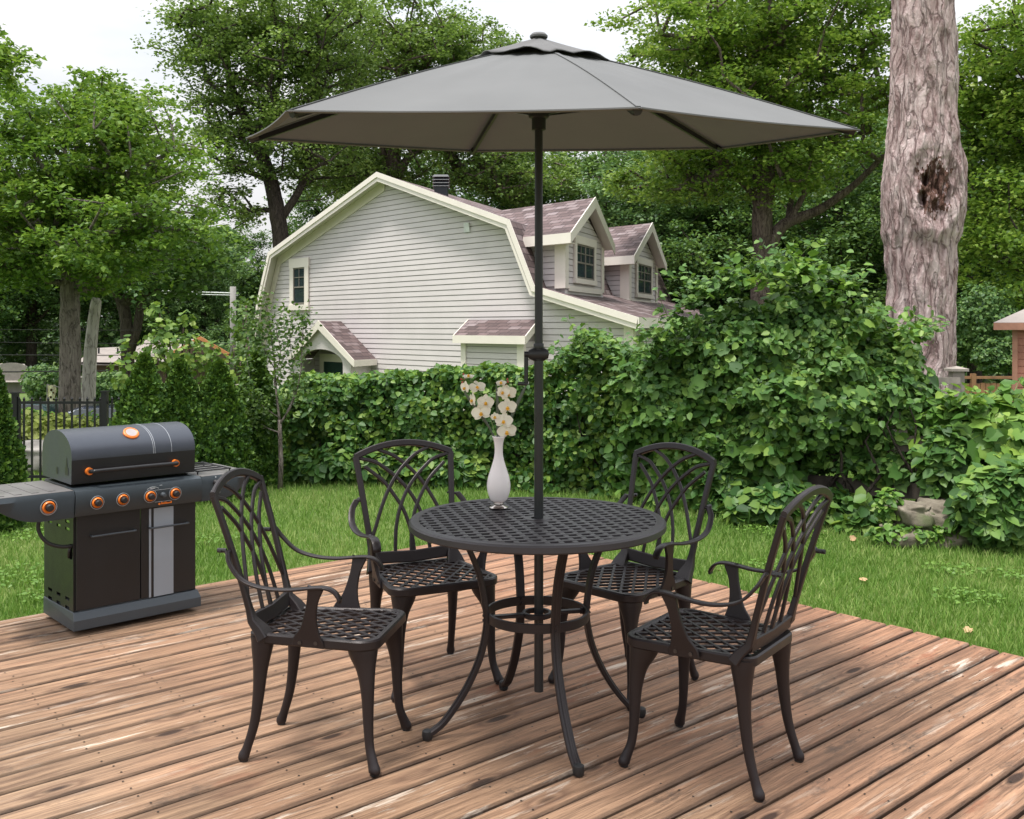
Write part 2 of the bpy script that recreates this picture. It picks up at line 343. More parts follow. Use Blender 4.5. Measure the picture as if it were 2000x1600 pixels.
# ------------------------------------------------------------ leaves
T4 = (np.array([(0, 0, 0), (-.36, .42, .07), (0, 1, -.04), (.36, .42, .07)]), [(0, 2, 1), (0, 3, 2)])
T6 = (np.array([(0, 0, 0), (-.34, .25, .07), (-.30, .65, .04), (0, 1, -.08), (.30, .65, .04), (.34, .25, .07)]), [(0, 3, 2, 1), (0, 5, 4, 3)])
TLOBE = (np.array([(0, .08, 0), (-.22, -.06, .03), (-.44, .20, .05), (-.40, .42, .04), (-.42, .66, .0), (-.2, .76, .02), (0, 1.0, -.08), (.2, .76, .02), (.42, .66, 0), (.40, .42, .04), (.44, .20, .05), (.22, -.06, .03)]),
         [(0, 3, 2, 1), (0, 6, 5, 4, 3), (0, 9, 8, 7, 6), (0, 11, 10, 9)])
TBLADE = (np.array([(-.06, 0, 0), (.06, 0, 0), (.035, .6, .06), (0, 1, .22), (-.035, .6, .06)]), [(0, 1, 2, 4), (4, 2, 3)])
TSPRAY = (np.array([(0, 0, 0), (-.3, .3, .05), (-.12, .45, 0), (-.28, .75, .04), (0, 1, -.05), (.28, .75, .04), (.12, .45, 0), (.3, .3, .05)]), [(0, 2, 1), (0, 4, 3, 2), (0, 6, 5, 4), (0, 7, 6)])
def nrm(a): return a/np.maximum(np.linalg.norm(a, axis=1, keepdims=True), 1e-9)
def leaf_mesh(name, pts, size, up, spread, mat, parent=None, tmpl=T4, droop=-.25, tdir=None, tmix=0.0):
    """pts Nx3, size N, up Nx3 mean normal, spread amount of random normals"""
    N = len(pts); pts = np.asarray(pts, float); size = np.broadcast_to(np.asarray(size, float), (N,))
    n = nrm(np.broadcast_to(np.asarray(up, float), (N, 3))+RNG.normal(size=(N, 3))*spread)
    d = RNG.normal(size=(N, 3)); d[:, 2] = d[:, 2]*.4+droop
    if tdir is not None: d = d*(1-tmix)+np.broadcast_to(tdir, (N, 3))*tmix*1.6
    tt = nrm(d-n*np.sum(d*n, 1, keepdims=True)); sx = np.cross(tt, n)
    V, Fc = tmpl; K = len(V)
    vs = pts[:, None, :]+size[:, None, None]*(sx[:, None, :]*V[None, :, 0:1]+tt[:, None, :]*V[None, :, 1:2]+n[:, None, :]*V[None, :, 2:3])
    vs = vs.reshape(-1, 3)
    lens = [len(f) for f in Fc]; flat = np.array([i for f in Fc for i in f]); L = len(flat)
    loops = (flat[None, :]+(np.arange(N)*K)[:, None]).reshape(-1)
    tot = np.tile(np.array(lens), N); start = np.concatenate([[0], np.cumsum(tot)[:-1]])
    me = bpy.data.meshes.new(name); me.vertices.add(N*K); me.vertices.foreach_set('co', vs.ravel().astype(np.float32))
    me.loops.add(N*L); me.loops.foreach_set('vertex_index', loops.astype(np.int32))
    me.polygons.add(len(tot)); me.polygons.foreach_set('loop_start', start.astype(np.int32))
    me.update(calc_edges=True)
    at = me.attributes.new('rnd', 'FLOAT', 'POINT'); at.data.foreach_set('value', np.repeat(RNG.random(N), K).astype(np.float32))
    me.materials.append(mat)
    o = bpy.data.objects.new(name, me); C.objects.link(o)
    if parent: o.parent = parent
    return o
# ------------------------------------------------------------ ground
mb = MB()
mb.add([(-400, -60, GZ), (400, -60, GZ), (400, 600, GZ), (-400, 600, GZ)], [(0, 1, 2, 3)])
tag(mb.build('lawn', M['lawn']), kind='structure')
# deck: boards run along local x, object turned onto the photo's board direction
DA = R(41.5); corner = Vector((-.113, 6.70, 0))
dk = MB(); pitch = .127; gap = .011; bids = []; gap_shade = []
U = Vector((math.cos(DA), math.sin(DA), 0)); Vd = Vector((-math.sin(DA), math.cos(DA), 0))
for i in range(60):
    y1 = -i*pitch; y0 = y1-pitch+gap; xr = random.uniform(-.006, .006)
    e = .006; x0 = -9.5; dz = random.uniform(-.0015, .0015)
    prof = [(y0, -.03+dz), (y0, -e+dz), (y0+e, dz), (y0+e+.007, dz), (y1-e-.007, dz), (y1-e, dz), (y1, -e+dz), (y1, -.03+dz)]
    # split long boards at a butt joint now and then
    dk.add([(x0, y, z) for y, z in prof]+[(xr, y, z) for y, z in prof], [(k, (k+1) % 8, 8+(k+1) % 8, 8+k) for k in range(8)]+[tuple(range(8))[::-1], tuple(range(8, 16))])
    bids += [random.random()]*16; gap_shade += [1, 1, .55, 0, 0, .55, 1, 1]*2
# screws: two in every board over every joist
dk.m = [0]*len(dk.f); dk.mi = 1; jit = random.Random(3)
for i in range(52):
    for j in range(20):
        for yy in (.028, .090):
            cx_, cy_ = -.03-j*.40+jit.uniform(-.012, .012), -i*pitch-yy+jit.uniform(-.006, .006)
            dk.add([(cx_+.0038*math.cos(a), cy_+.0038*math.sin(a), .0022) for a in (0, 1.05, 2.1, 3.14, 4.19, 5.24)], [(0, 1, 2, 3, 4, 5)]); bids += [0.5]*6
dk.mi = 0
# end fascia and joists below
nb = len(dk.v)
dk.box((-9.5, -60*pitch, -.20), (-9.46, 0, -.032))
dk.box((-.045, -60*pitch, -GZ*-1), (-.02, -.012, -.034))
dk.box((-9.4, -.045, GZ), (-.05, -.02, -.034))
for k in range(9): dk.box((-8.9+k, -60*pitch, -.17), (-8.86+k, -.05, -.034))
bids += [.3]*(len(dk.v)-nb)
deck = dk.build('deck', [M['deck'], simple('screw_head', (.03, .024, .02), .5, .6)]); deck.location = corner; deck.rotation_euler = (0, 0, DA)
at = deck.data.attributes.new('bid', 'FLOAT', 'POINT'); at.data.foreach_set('value', bids)
at = deck.data.attributes.new('gap_shade', 'FLOAT', 'POINT'); at.data.foreach_set('value', gap_shade+[0.0]*(len(bids)-len(gap_shade)))
tag(deck, kind='structure')
so = MB(); so.add([(-9.45, -60*pitch, 0), (-.1, -60*pitch, 0), (-.1, -.1, 0), (-9.45, -.1, 0)], [(0, 1, 2, 3)]); so = so.build('soil_underlay', simple('soil_gap_dark', (.018, .014, .011), .95)); so.location = (corner.x, corner.y, GZ+.004); so.rotation_euler = (0, 0, DA); tag(so, kind='structure')  # near-black ground sheet added under the deck to darken the board gaps
def on_deck(p):
    q = Vector((p[0]-corner.x, p[1]-corner.y, 0)); return q.dot(U) < .03 and q.dot(Vd) < .03
# ------------------------------------------------------------ furniture: table
TX, TY = .086, 3.415; TZ = .72
def clipline(p, d, inside, tmax=1.0, step=.002):
    pts = [t_*step for t_ in range(int(-tmax/step), int(tmax/step)) if inside(p+d*(t_*step))]
    return (pts[0], pts[-1]) if len(pts) > 3 else None
tb = thing('garden_table', 'round dark bronze lattice-top patio table with curved legs under the parasol', 'table', (TX, TY, 0))
top = MB(); Rt = .437
top.lathe([(Rt-.034, TZ-.012), (Rt-.034, TZ-.001), (Rt-.030, TZ+.001), (Rt-.028, TZ), (Rt-.006, TZ-.001), (Rt, TZ-.007), (Rt+.001, TZ-.024), (Rt-.004, TZ-.029), (Rt-.012, TZ-.027), (Rt-.034, TZ-.012)], 96)
ang = R(15); du = Vector((math.cos(ang), math.sin(ang), 0)); dv = Vector((math.sin(ang), -math.cos(ang), 0))
pt_ = .0435; wd_ = .0178; ri = Rt-.031
for k in range(-10, 11):
    o1 = k*pt_+.01
    if abs(o1) < ri-.006:
        h_ = math.sqrt(ri*ri-o1*o1)
        top.sweep([dv*o1-du*h_+Vector((0, 0, TZ-.0052)), dv*o1+du*h_+Vector((0, 0, TZ-.0052))], wd_, .0075, (0, 0, 1), bev=.0015)
        top.sweep([du*o1-dv*h_+Vector((0, 0, TZ-.0066)), du*o1+dv*h_+Vector((0, 0, TZ-.0066))], wd_, .0082, (0, 0, 1), bev=.0015)
top.lathe([(.022, TZ-.011), (.022, TZ+.0005), (.045, TZ+.0005), (.048, TZ-.002), (.048, TZ-.011), (.022, TZ-.011)], 40)
top.build('tabletop', metal_mat('cast_top_lit', (.042, .038, .041), .42, .35), tb, 'auto')  # same cast metal painted paler, for the light falling on the top
prof_leg = [(.285, .703), (.245, .64), (.20, .53), (.180, .42), (.178, .36), (.20, .26), (.25, .155), (.315, .065), (.355, .032), (.378, .020)]
for a_ in (195, 288, 15, 108):
    lg = MB(); ca, sa = math.cos(R(a_)), math.sin(R(a_)); sp = spline(prof_leg, 5)
    pts = [(r*ca, r*sa, z) for r, z in sp]
    lg.sweep(pts, .030, .017, (ca, sa, .001), bev=.003)
    rdg = [(r*ca+ca*.009, r*sa+sa*.009, z+.004) for r, z in sp]; lg.sweep(rdg, .012, .006, (ca, sa, .001), bev=.002)
    l_ = lg.build('leg', M['cast'], tb, 'auto')
    ft = MB(); ft.lathe([(.010, 0), (.016, .004), (.019, .018), (.017, .032), (.01, .036)], 16, (ca*.380, sa*.380, 0)); ft.build('foot', M['glide'], l_, 'auto')
rg = MB(); ns = 64
rg.sweep([(.172*math.cos(2*math.pi*k/ns), .172*math.sin(2*math.pi*k/ns), .392) for k in range(ns)], .010, .032, (0, 0, 1), closed=True, bev=.002)
rg.sweep([(.045*math.cos(2*math.pi*k/32), .045*math.sin(2*math.pi*k/32), .392) for k in range(32)], .012, .018, (0, 0, 1), closed=True, bev=.002)
for s_ in (0, 180):
    a_ = R(15+s_); rg.sweep([(.168*math.cos(a_), .168*math.sin(a_), .392), (.05*math.cos(a_), .05*math.sin(a_), .392)], .024, .012, (0, 0, 1), bev=.002)
for a_ in (195, 288, 15, 108):
    for dz in (-.008, .008):
        ca, sa = math.cos(R(a_)), math.sin(R(a_)); rg.tube([(ca*.155, sa*.155, .392+dz), (ca*.192, sa*.192, .392+dz)], .0045, 8)
rg.build('ring_brace', M['cast'], tb, 'auto')
# ------------------------------------------------------------ chair
def make_chair():
    c = thing('garden_chair', '', 'chair')
    zs = .41
    def half(y): return .183+(.212-.183)*((y+.20)/.40)
    # seat outline, rounded corners
    out = []
    for sx_, sy_, cx, cy in ((1, 1, .155, .155), (-1, 1, .155, .155), (-1, -1, .145, -.165), (1, -1, .145, -.165)):
        rr = .055 if sy_ > 0 else .035
        for k in range(7):
            a_ = R(90*k/6)
            if sx_*sy_ < 0: a_ = R(90)-a_
            out.append((sx_*(cx+rr*math.cos(a_)), cy+sy_*rr*math.sin(a_), zs-.016))
    st = MB(); st.sweep(out, .024, .032, (0, 0, 1), closed=True, bev=.005)
    xs = np.array([(p[0], p[1]) for p in out])
    def inside(q):
        x, y = q[0], q[1]; n = len(xs); ok = True; s0 = None
        for i in range(n):
            a, b = xs[i], xs[(i+1) % n]; cr_ = (b[0]-a[0])*(y-a[1])-(b[1]-a[1])*(x-a[0])
            if abs(cr_) < 1e-9: continue
            if s0 is None: s0 = cr_ > 0
            elif (cr_ > 0) != s0: return False
        return True
    for sg, zz in ((1, -.006), (-1, -.0072)):
        d = Vector((math.cos(R(52)), sg*math.sin(R(52)), 0)); q = Vector((-d.y, d.x, 0))
        for k in range(-8, 9):
            r_ = clipline(q*(k*.0465+.01), d, inside, .4)
            if r_: st.sweep([q*(k*.0465+.01)+d*r_[0]+Vector((0, 0, zs+zz)), q*(k*.0465+.01)+d*r_[1]+Vector((0, 0, zs+zz))], .0118, .008, (0, 0, 1), bev=.0015)
    st.build('seat', M['cast'], c, 'auto')
    for sx_ in (-1, 1):
        lg = MB()
        ctrl = [(.158, .158, .392, .050), (.166, .166, .36, .046), (.177, .177, .31, .030), (.184, .184, .24, .021), (.187, .187, .15, .0165), (.192, .193, .08, .0145), (.203, .206, .035, .0165), (.209, .213, .014, .019), (.209, .213, .006, .015)]
        sp = spline(ctrl, 4); lg.tube([(sx_*p[0], p[1], p[2]) for p in sp], [p[3] for p in sp], 14)
        l_ = lg.build('leg', M['cast'], c, 'auto')
        g_ = MB(); g_.lathe([(.013, 0), (.014, .002), (.014, .009)], 12, (sx_*.209, .213, 0)); g_.build('foot', M['glide'], l_)
        lg = MB()
        ctrl = [(.158, -.168, .392, .040), (.162, -.170, .355, .034), (.166, -.174, .29, .024), (.168, -.180, .21, .019), (.170, -.193, .12, .0155), (.174, -.215, .045, .0145), (.177, -.226, .016, .018), (.177, -.226, .006, .015)]
        sp = spline(ctrl, 4); lg.tube([(sx_*p[0], p[1], p[2]) for p in sp], [p[3] for p in sp], 14)
        l_ = lg.build('leg', M['cast'], c, 'auto')
        g_ = MB(); g_.lathe([(.013, 0), (.014, .002), (.014, .009)], 12, (sx_*.177, -.226, 0)); g_.build('foot', M['glide'], l_)
    # back: plane leaning backwards
    def B(s, t):   # s -1..1, t 0..1
        z = .435+t*.405; y = -.195-.100*t-.02*t*t; hw = .172+.038*t
        return Vector((s*hw, y, z))
    nb_ = Vector((0, 1, .27)).normalized()
    fr = MB()
    for sx_ in (-1, 1):
        pts = [Vector((sx_*.172, -.155, .395)), Vector((sx_*.172, -.172, .42))]+[B(sx_, t_) for t_ in (.03, .12, .3, .5, .7, .85, 1.0)]
        fr.sweep(pts, [.075, .060, .040, .027, .023, .023, .024, .024, .026], [.035, .03, .024, .02, .018, .018, .018, .018, .018], nb_, bev=.004)
    arch = [B(-1.03, 1.0)]+[B(x_, 1.0+.115*(1-x_*x_)) for x_ in np.linspace(-1, 1, 17)]+[B(1.03, 1.0)]
    fr.sweep(arch, .027, .018, nb_, bev=.004)
    fr.sweep([B(-.98, .02), B(0, .0), B(.98, .02)], .048, .018, nb_, bev=.004)
    fr.build('back_frame', M['cast'], c, 'auto')
    lt = MB()
    for sg in (1, -1):
        for cv in ([(-.85, .90), (-.53, .76), (-.38, .66), (-.16, .48), (-.05, .33), (.02, .17), (.04, .03)],
                   [(-.93, .985), (-.62, .94), (-.40, .86), (-.20, .77), (0, .655), (.2, .49), (.34, .31), (.41, .14), (.44, .03)],
                   [(-.53, 1.06), (-.25, 1.0), (0, .905), (.21, .80), (.4, .68), (.62, .50), (.80, .33), (.93, .22)]):
            sp = spline(cv, 4); lt.sweep([B(sg*x_, y_)+nb_*(.001*sg) for x_, y_ in sp], .0145, .011, nb_, bev=.003)
    lt.build('back_lattice', M['cast'], c, 'auto')
    for sx_ in (-1, 1):
        ar = MB()
        ctrl = [(.222, -.262, .668), (.245, -.245, .635), (.258, -.20, .590), (.259, -.13, .569), (.254, -.05, .566), (.250, .02, .574), (.249, .065, .576), (.249, .095, .566), (.249, .112, .545), (.249, .113, .532)]
        sp = spline(ctrl, 5); n_ = len(sp)
        wds = [.024+.008*min(1, i/n_*1.6)-(.006 if i > n_-4 else 0) for i in range(n_)]
        pts = [Vector((sx_*p[0], p[1], p[2])) for p in sp]
        vs = []; # strap kept flat: normal in the side plane
        for i, p in enumerate(pts):
            tg = (pts[min(i+1, n_-1)]-pts[max(i-1, 0)]).normalized(); side = Vector((1, 0, 0)); side = (side-tg*side.dot(tg)).normalized(); nn = side.cross(tg)
            hw = wds[i]/2; hh = .0045
            cs = [(-hw, -hh*.4), (-hw*.8, -hh), (hw*.8, -hh), (hw, -hh*.4), (hw, hh*.4), (hw*.7, hh), (-hw*.7, hh), (-hw, hh*.4)]
            vs += [p+side*u+nn*v_ for u, v_ in cs]
        ar.add(vs, [(i*8+q, i*8+(q+1) % 8, (i+1)*8+(q+1) % 8, (i+1)*8+q) for i in range(n_-1) for q in range(8)]+[tuple(range(8))[::-1], tuple((n_-1)*8+q for q in range(8))])
        ar.tube([(sx_*.205, -.262, .668), (sx_*.232, -.264, .668)], .006, 8)
        a_o = ar.build('armrest', M['cast'], c, 'auto')
        su = MB(); ctrl = [(.213, .0, .385, .105, .010), (.216, .002, .405, .098, .010), (.224, .008, .44, .060, .012), (.233, .014, .48, .041, .014), (.242, .024, .53, .036, .014), (.249, .036, .575, .052, .012)]
        sp = spline(ctrl, 4); su.sweep([(sx_*p[0], p[1], p[2]) for p in sp], [p[3] for p in sp], [p[4] for p in sp], (1, 0, 0), bev=.003)
        s_o = su.build('arm_support', M['cast'], c, 'auto')
        bo = MB()
        for y_ in (-.025, .027): bo.tube([(sx_*.212, y_, .397), (sx_*.2225, y_, .397)], .0065, 10)
        bo.build('bolt', M['bolt'], s_o, 'auto')
        wn_ = MB(); wn_.tube([(sx_*.200, -.275, .668), (sx_*.200, -.305, .668)], .0075, 8); wn_.sweep([(sx_*.200-.014, -.292, .668), (sx_*.200+.014, -.292, .668)], .008, .006, (0, 0, 1))
        wn_.build('wing_bolt', M['glide'], a_o)
    return c
def copytree(o, parent=None):
    c = o.copy(); C.objects.link(c)
    if parent: c.parent = parent
    for ch in [x for x in bpy.data.objects if x.parent == o]: copytree(ch, c)
    return c
ch0 = make_chair()
spots = [(-.600, 3.265, R(-100), (.84, 1.0, 1.0), 'dark bronze lattice armchair left of the table, nearest the gas grill'),
         (-.325, 3.93, R(206), (1, .93, 1.0), 'dark bronze lattice armchair behind the table, beyond the white vase on the left'),
         (.44, 3.86, R(134), (.93, .97, 1.0), 'dark bronze lattice armchair behind the table on the big-tree side, facing the camera'),
         (.632, 3.155, R(54), (.92, .98, 1.0), 'dark bronze lattice armchair right of the table, its back turned to the lawn')]
for i, (x, y, rz, sc, lb) in enumerate(spots):
    o = ch0 if i == 0 else copytree(ch0)
    o.location = (x, y, 0); o.rotation_euler = (0, 0, rz); o.scale = sc; o['label'] = lb; o['category'] = 'chair'; o['group'] = 'armchairs around the round table'
# ------------------------------------------------------------ parasol
um = thing('patio_umbrella', 'grey six-sided parasol on a black pole through the round table', 'umbrella', (0, 0, 0))
px0 = TX+.0055
pm = MB()
pm.tube([(px0, TY, .128), (px0, TY, 1.30)], .0158, 24); pm.tube([(px0, TY, 1.30), (px0, TY, 2.31)], .0138, 24)
pm.lathe([(.0165, .0), (.0175, .004), (.0175, .018), (.0165, .022)], 24, (px0, TY, 1.295))
pm.build('pole', M['pole'], um, 'auto')
rim = [(1250, 211, 2.45), (1680, 254, 3.20), (1412, 290, 4.27), (920, 296, 4.38), (481, 270, 3.65), (560, 217, 2.62)]
rim = [P(*r) for r in rim]; apex = Vector((px0, TY, 2.338))
cn = MB(); NR, NS = 20, 28; grid = {}; vs = []
def cpt(i, s, r):   # panel i, s across 0..1, r 0..1 out from the apex
    a, b = rim[i], rim[(i+1) % 6]
    e = a.lerp(b, s); sag = 4*s*(1-s)
    p = apex.lerp(e, r)
    inner = (apex.lerp(a.lerp(b, .5), 1)-e)*0
    p.z += .012*math.sin(math.pi*r)*(1-sag*.4)-.004*sag*r
    p.z += (.0028*math.sin(17*s+i*2)+.0022*math.sin(31*s+3*r+i))*sag*r*(1-r)*2.5; c_ = Vector((px0, TY, p.z)); p = p+(c_-p)*(.012*sag*r*r)   # edges scoop inwards
    return p
for i in range(6):
    base = len(cn.v); vv_ = []
    for j in range(NR+1):
        for k in range(NS+1): vv_.append(cpt(i, k/NS, .04+.96*j/NR))
    cn.add(vv_, [(j*(NS+1)+k, (j+1)*(NS+1)+k, (j+1)*(NS+1)+k+1, j*(NS+1)+k+1) for j in range(NR) for k in range(NS)])
co = cn.build('canopy', M['fabric'], um, True)
sm_ = MB()
for i in range(6): sm_.sweep([cpt(i, 0, r_)+Vector((0, 0, .0015)) for r_ in np.linspace(.2, .99, 16)], .012, .0022, (0, 0, 1))
sm_.build('seam', M['fabric'], co)
hem = MB()
for i in range(6):
    hem.sweep([cpt(i, k/NS, .992)-Vector((0, 0, .003)) for k in range(NS+1)], .02, .004, (0, 0, 1))
hem.build('hem', M['fabric'], co)
cp = MB(); vv_ = []; NC = 60
for j in range(9):
    r_ = j/8
    for k in range(NC):
        s6 = k/NC*6; i = int(s6) % 6; s_ = s6-int(s6); q = cpt(i, s_, .235*r_); sag = 4*s_*(1-s_)
        lift = .026*(1-r_*.62)+.016*sag*r_**3+.006*math.sin(9*s6+2*r_)*r_; q = q+Vector((0, 0, lift))
        if j == 0: q = apex+Vector((0, 0, .030))
        vv_.append(q)
cp.add(vv_, [(j*NC+k, (j+1)*NC+k, (j+1)*NC+(k+1) % NC, j*NC+(k+1) % NC) for j in range(8) for k in range(NC)])
c_ = cp.build('vent_cap', M['capfab'], um, True); sm = c_.modifiers.new('s', 'SOLIDIFY'); sm.thickness = .003
fn = MB(); fn.lathe([(.030, 0), (.031, .006), (.024, .014), (.010, .018)], 24, (px0, TY, apex.z+.024)); fn.build('finial', M['capfab'], um, 'auto')
hb = MB(); hz = 2.105
hb.lathe([(.017, -.06), (.024, -.058), (.024, -.02), (.034, -.016), (.036, .0), (.030, .012), (.02, .016)], 24, (px0, TY, hz))
hb.lathe([(.02, 0), (.034, .004), (.034, .02), (.02, .026)], 24, (px0, TY, 2.275)); hb.build('hub', M['glide'], um, 'auto')
for i in range(6):
    rb = MB(); pts = [cpt(i, 0, r_)-Vector((0, 0, .018)) for r_ in (.03, .25, .5, .75, .97)]; pts[0] = Vector((px0, TY, 2.288))
    rb.sweep(pts, .011, .018, (0, 0, 1)); r_o = rb.build('rib', M['pole'], um)
    sp_ = MB(); e_ = cpt(i, 0, .47)-Vector((0, 0, .03)); c0_ = Vector((px0, TY, hz)); dd = (e_-c0_); dd.z = 0; dd.normalize()
    sp_.sweep([c0_+dd*.03, e_], .008, .013, (0, 0, 1)); sp_.build('strut', M['pole'], r_o)
    tp = MB(); tp.tube([cpt(i, 0, .95)-Vector((0, 0, .014)), cpt(i, 0, .985)-Vector((0, 0, .011))], .012, 8); tp.build('rib_pocket', M['glide'], r_o)
ck = MB(); cz = H-(692-HY)/F*TY
ck.lathe([(.0, -.03), (.014, -.028), (.023, -.014), (.024, 0), (.023, .014), (.014, .026), (.0, .028)], 20, (0, 0, 0), Matrix.Translation((px0, TY-.004, cz)) @ Matrix.Rotation(R(90), 4, 'Y') @ Matrix.Scale(1.25, 4, (0, 0, 1)))
ck.lathe([(.017, -.02), (.022, -.018), (.022, .018), (.017, .02)], 20, (px0, TY, cz)); cko = ck.build('crank_housing', M['glide'], um, 'auto')
hd = MB(); hd.tube([(px0-.03, TY, cz), (px0-.05, TY, cz)], .010, 12)
hd.sweep([(px0-.043, TY, cz+.006), (px0-.043, TY, cz-.105)], .014, .008, (0, 1, 0), bev=.002)
hd.tube([(px0-.040, TY, cz-.102), (px0-.072, TY, cz-.100)], .0065, 10); hd.build('crank_handle', M['pole'], cko, 'auto')
# ------------------------------------------------------------ vase and orchids
vb = G(974, 992, TZ+.001); vb.z = TZ+.0015
vs_ = thing('vase', 'slender white ceramic bud vase with silver foot on the table', 'vase', vb)
mbv = MB(); prof = spline([(.019, .021), (.030, .030), (.040, .056), (.0425, .082), (.038, .112), (.0275, .145), (.0175, .180), (.0145, .208), (.0165, .235), (.0235, .258)], 5)
prof = [(a, b) for a, b in prof]; mbv.lathe(prof+[(.0215, .258), (.0145, .235), (.0125, .208), (.0125, .15)], 48); mbv.build('body', M['ceramic'], vs_, True)
ft = MB(); ft.lathe([(.0, 0), (.033, .0), (.034, .002), (.028, .005), (.020, .007), (.0175, .010), (.0185, .014), (.0175, .018), (.021, .022), (.012, .023)], 40); ft.build('foot', M['silver'], vs_, 'auto')
def V3(x, y, dd=0.0): return P(x, y, vb.y+dd)
def petal(mb_, c, ax, ox, L, W, cup=.15):
    """c centre, ax petal direction, ox facing normal"""
    sd_ = ax.cross(ox).normalized(); vs = []; n = 8
    for i in range(n+1):
        t_ = i/n; hw = W*math.sin(math.pi*min(1, t_*.93+.05))**.7; cc = c+ax*(L*t_)+ox*(cup*L*(t_-.5)**2*1.5-cup*L*.2)
        vs += [cc-sd_*hw+ox*(.12*hw), cc-ox*(.0), cc+sd_*hw+ox*(.12*hw)]
    mb_.add(vs, [(i*3+k, i*3+k+1, i*3+k+4, i*3+k+3) for i in range(n) for k in range(2)])
def blossom(parent, c, rad, face, roll=0):
    face = Vector(face).normalized(); u0 = face.cross(Vector((0, 0, 1))).normalized(); w0 = u0.cross(face).normalized()
    b_ = MB()
    for a_, L, W in ((90, 1, .36), (215, .95, .34), (325, .95, .34), (10, 1.05, .56), (170, 1.05, .56)):
        a2 = R(a_+roll); ax = (u0*math.cos(a2)+w0*math.sin(a2)); petal(b_, c+face*(.002 if W > .5 else 0), ax, face, rad*L, rad*W)
    o = b_.build('blossom', M['petal'], parent, True)
    l_ = MB(); cc = c+face*.004
    l_.lathe([(0, -.004), (.004, -.002), (.0055, .002), (.003, .007), (0, .008)], 8, (0, 0, 0), Matrix.Translation(cc+w0*-.003) @ face.to_track_quat('Z', 'Y').to_matrix().to_4x4())
    petal(l_, cc-w0*.002, (-w0+face*.6).normalized(), face, rad*.35, rad*.2); l_.build('lip', M['lip'], o, True)
for lab, stem, fl, bd in (
    ('white orchid spray leaning left out of the vase', [(972, 935, 0), (966, 850, 0), (955, 810, .005), (942, 775, .0), (930, 752, -.0), (913, 742, -.01), (905, 740, 0)],
     [(940, 806, 17, (-.1, -1, .1)), (948, 786, 15, (.25, -1, .1)), (924, 781, 15, (-.95, -.4, .0)), (932, 757, 15, (.1, -.8, .65)), (909, 757, 12, (-.8, -.7, 0)), (915, 736, 10, (0, -.4, .9))], [(905, 731), (901, 741), (903, 747)]),
    ('white orchid spray standing upright on the right of the vase', [(976, 935, .004), (982, 850, .004), (990, 815, .006), (993, 780, .004), (990, 755, 0), (989, 740, 0)],
     [(990, 842, 17, (.0, -1, -.15)), (984, 822, 16, (-.15, -1, .2)), (991, 795, 16, (.1, -1, .05)), (992, 768, 15, (.15, -1, .05)), (983, 766, 13, (-.5, -1, .2)), (979, 749, 9, (-.1, -.6, .7)), (967, 814, 8, (-.2, -1, .1))], [(991, 741), (992, 746), (989, 753)])):
    os_ = thing('orchid_stem', lab, 'orchid', vb, 0, 'orchid sprays in the white vase')
    def L3(x, y, dd=0): return V3(x, y, dd)-vb
    sm_ = MB(); sp = spline([tuple(L3(*s_)) for s_ in stem], 5); sm_.tube(sp, [.0018*(1-.5*i/len(sp)) for i in range(len(sp))], 6); sm_.build('stalk', M['stem'], os_, True)
    for k, (x, y, r_, fc) in enumerate(fl): blossom(os_, L3(x, y, -.006-.004*(k % 3)), r_*.00205, fc, (k*17) % 25-12)
    for x, y in bd:
        b_ = MB(); q = L3(x, y, 0); b_.lathe([(0, -.004), (.003, -.002), (.0038, 0), (.0028, .003), (0, .005)], 8, q); b_.tube([q-Vector((0, 0, .003)), Vector(sp[-3])], .0008, 4); b_.build('bud', M['bud'], os_, True)
for lab, ctrl in (('grey-green strap leaf arching left from the vase', [(968, 935, .005, .002), (964, 855, .008, .003), (935, 805, .01, .0065), (915, 778, .01, .005), (902, 757, .01, .001)]),
                  ('grey-green strap leaf standing straight up from the vase', [(974, 935, .002, .003), (973, 850, .002, .0065), (972, 800, .002, .0065), (970, 765, .0, .004), (969, 752, 0, .0008)]),
                  ('grey-green strap leaf leaning right towards the parasol pole', [(978, 935, .005, .002), (984, 855, .012, .003), (1003, 805, .015, .006), (1020, 768, .015, .0055), (1029, 750, .015, .001)])):
    b_ = MB(); sp = spline([(*tuple(V3(x, y, dd)), w_) for x, y, dd, w_ in ctrl], 6)
    b_.sweep([p[:3] for p in sp], [p[3]*2 for p in sp], [.0012]*len(sp), (.35, 1, 0)); tag(b_.build('strap_leaf', M['blade'], None, True), lab, 'leaf', 'strap leaves in the white vase')
# ------------------------------------------------------------ grill
GA = R(43.5); GO = G(145, 1241, 0)
gr = thing('gas_grill', 'black and grey gas barbecue with orange-ringed knobs on the deck', 'grill', GO, GA)
W_, D_ = .578, .385
b_ = MB()   # cabinet: open-slotted side walls, back, floor
def slotted(mb_, x, y0, y1, z0, z1, slots, th=.006):
    ys = sorted({y0, y1}|{v for s in slots for v in s[:2]}); zs_ = sorted({z0, z1}|{v for s in slots for v in s[2:]})
    for i in range(len(ys)-1):
        for j in range(len(zs_)-1):
            ym = (ys[i]+ys[i+1])/2; zm = (zs_[j]+zs_[j+1])/2
            if not any(s[0] < ym < s[1] and s[2] < zm < s[3] for s in slots): mb_.box((x, ys[i], zs_[j]), (x+th, ys[i+1], zs_[j+1]))
sl = [(.06+.11*i, .11+.11*i, z-.0+(-.012*i if False else 0), z+.014) for z in (.455, .488) for i in range(3)]+[(.06+.11*i, .11+.11*i, z, z+.014) for z in (.10, .14) for i in range(3)]
sl2 = sl+[(.025, .055, .33, .40)]
slotted(b_, .0, .012, D_, .045, .53, sl2); slotted(b_, W_-.006, .012, D_, .045, .53, sl2)
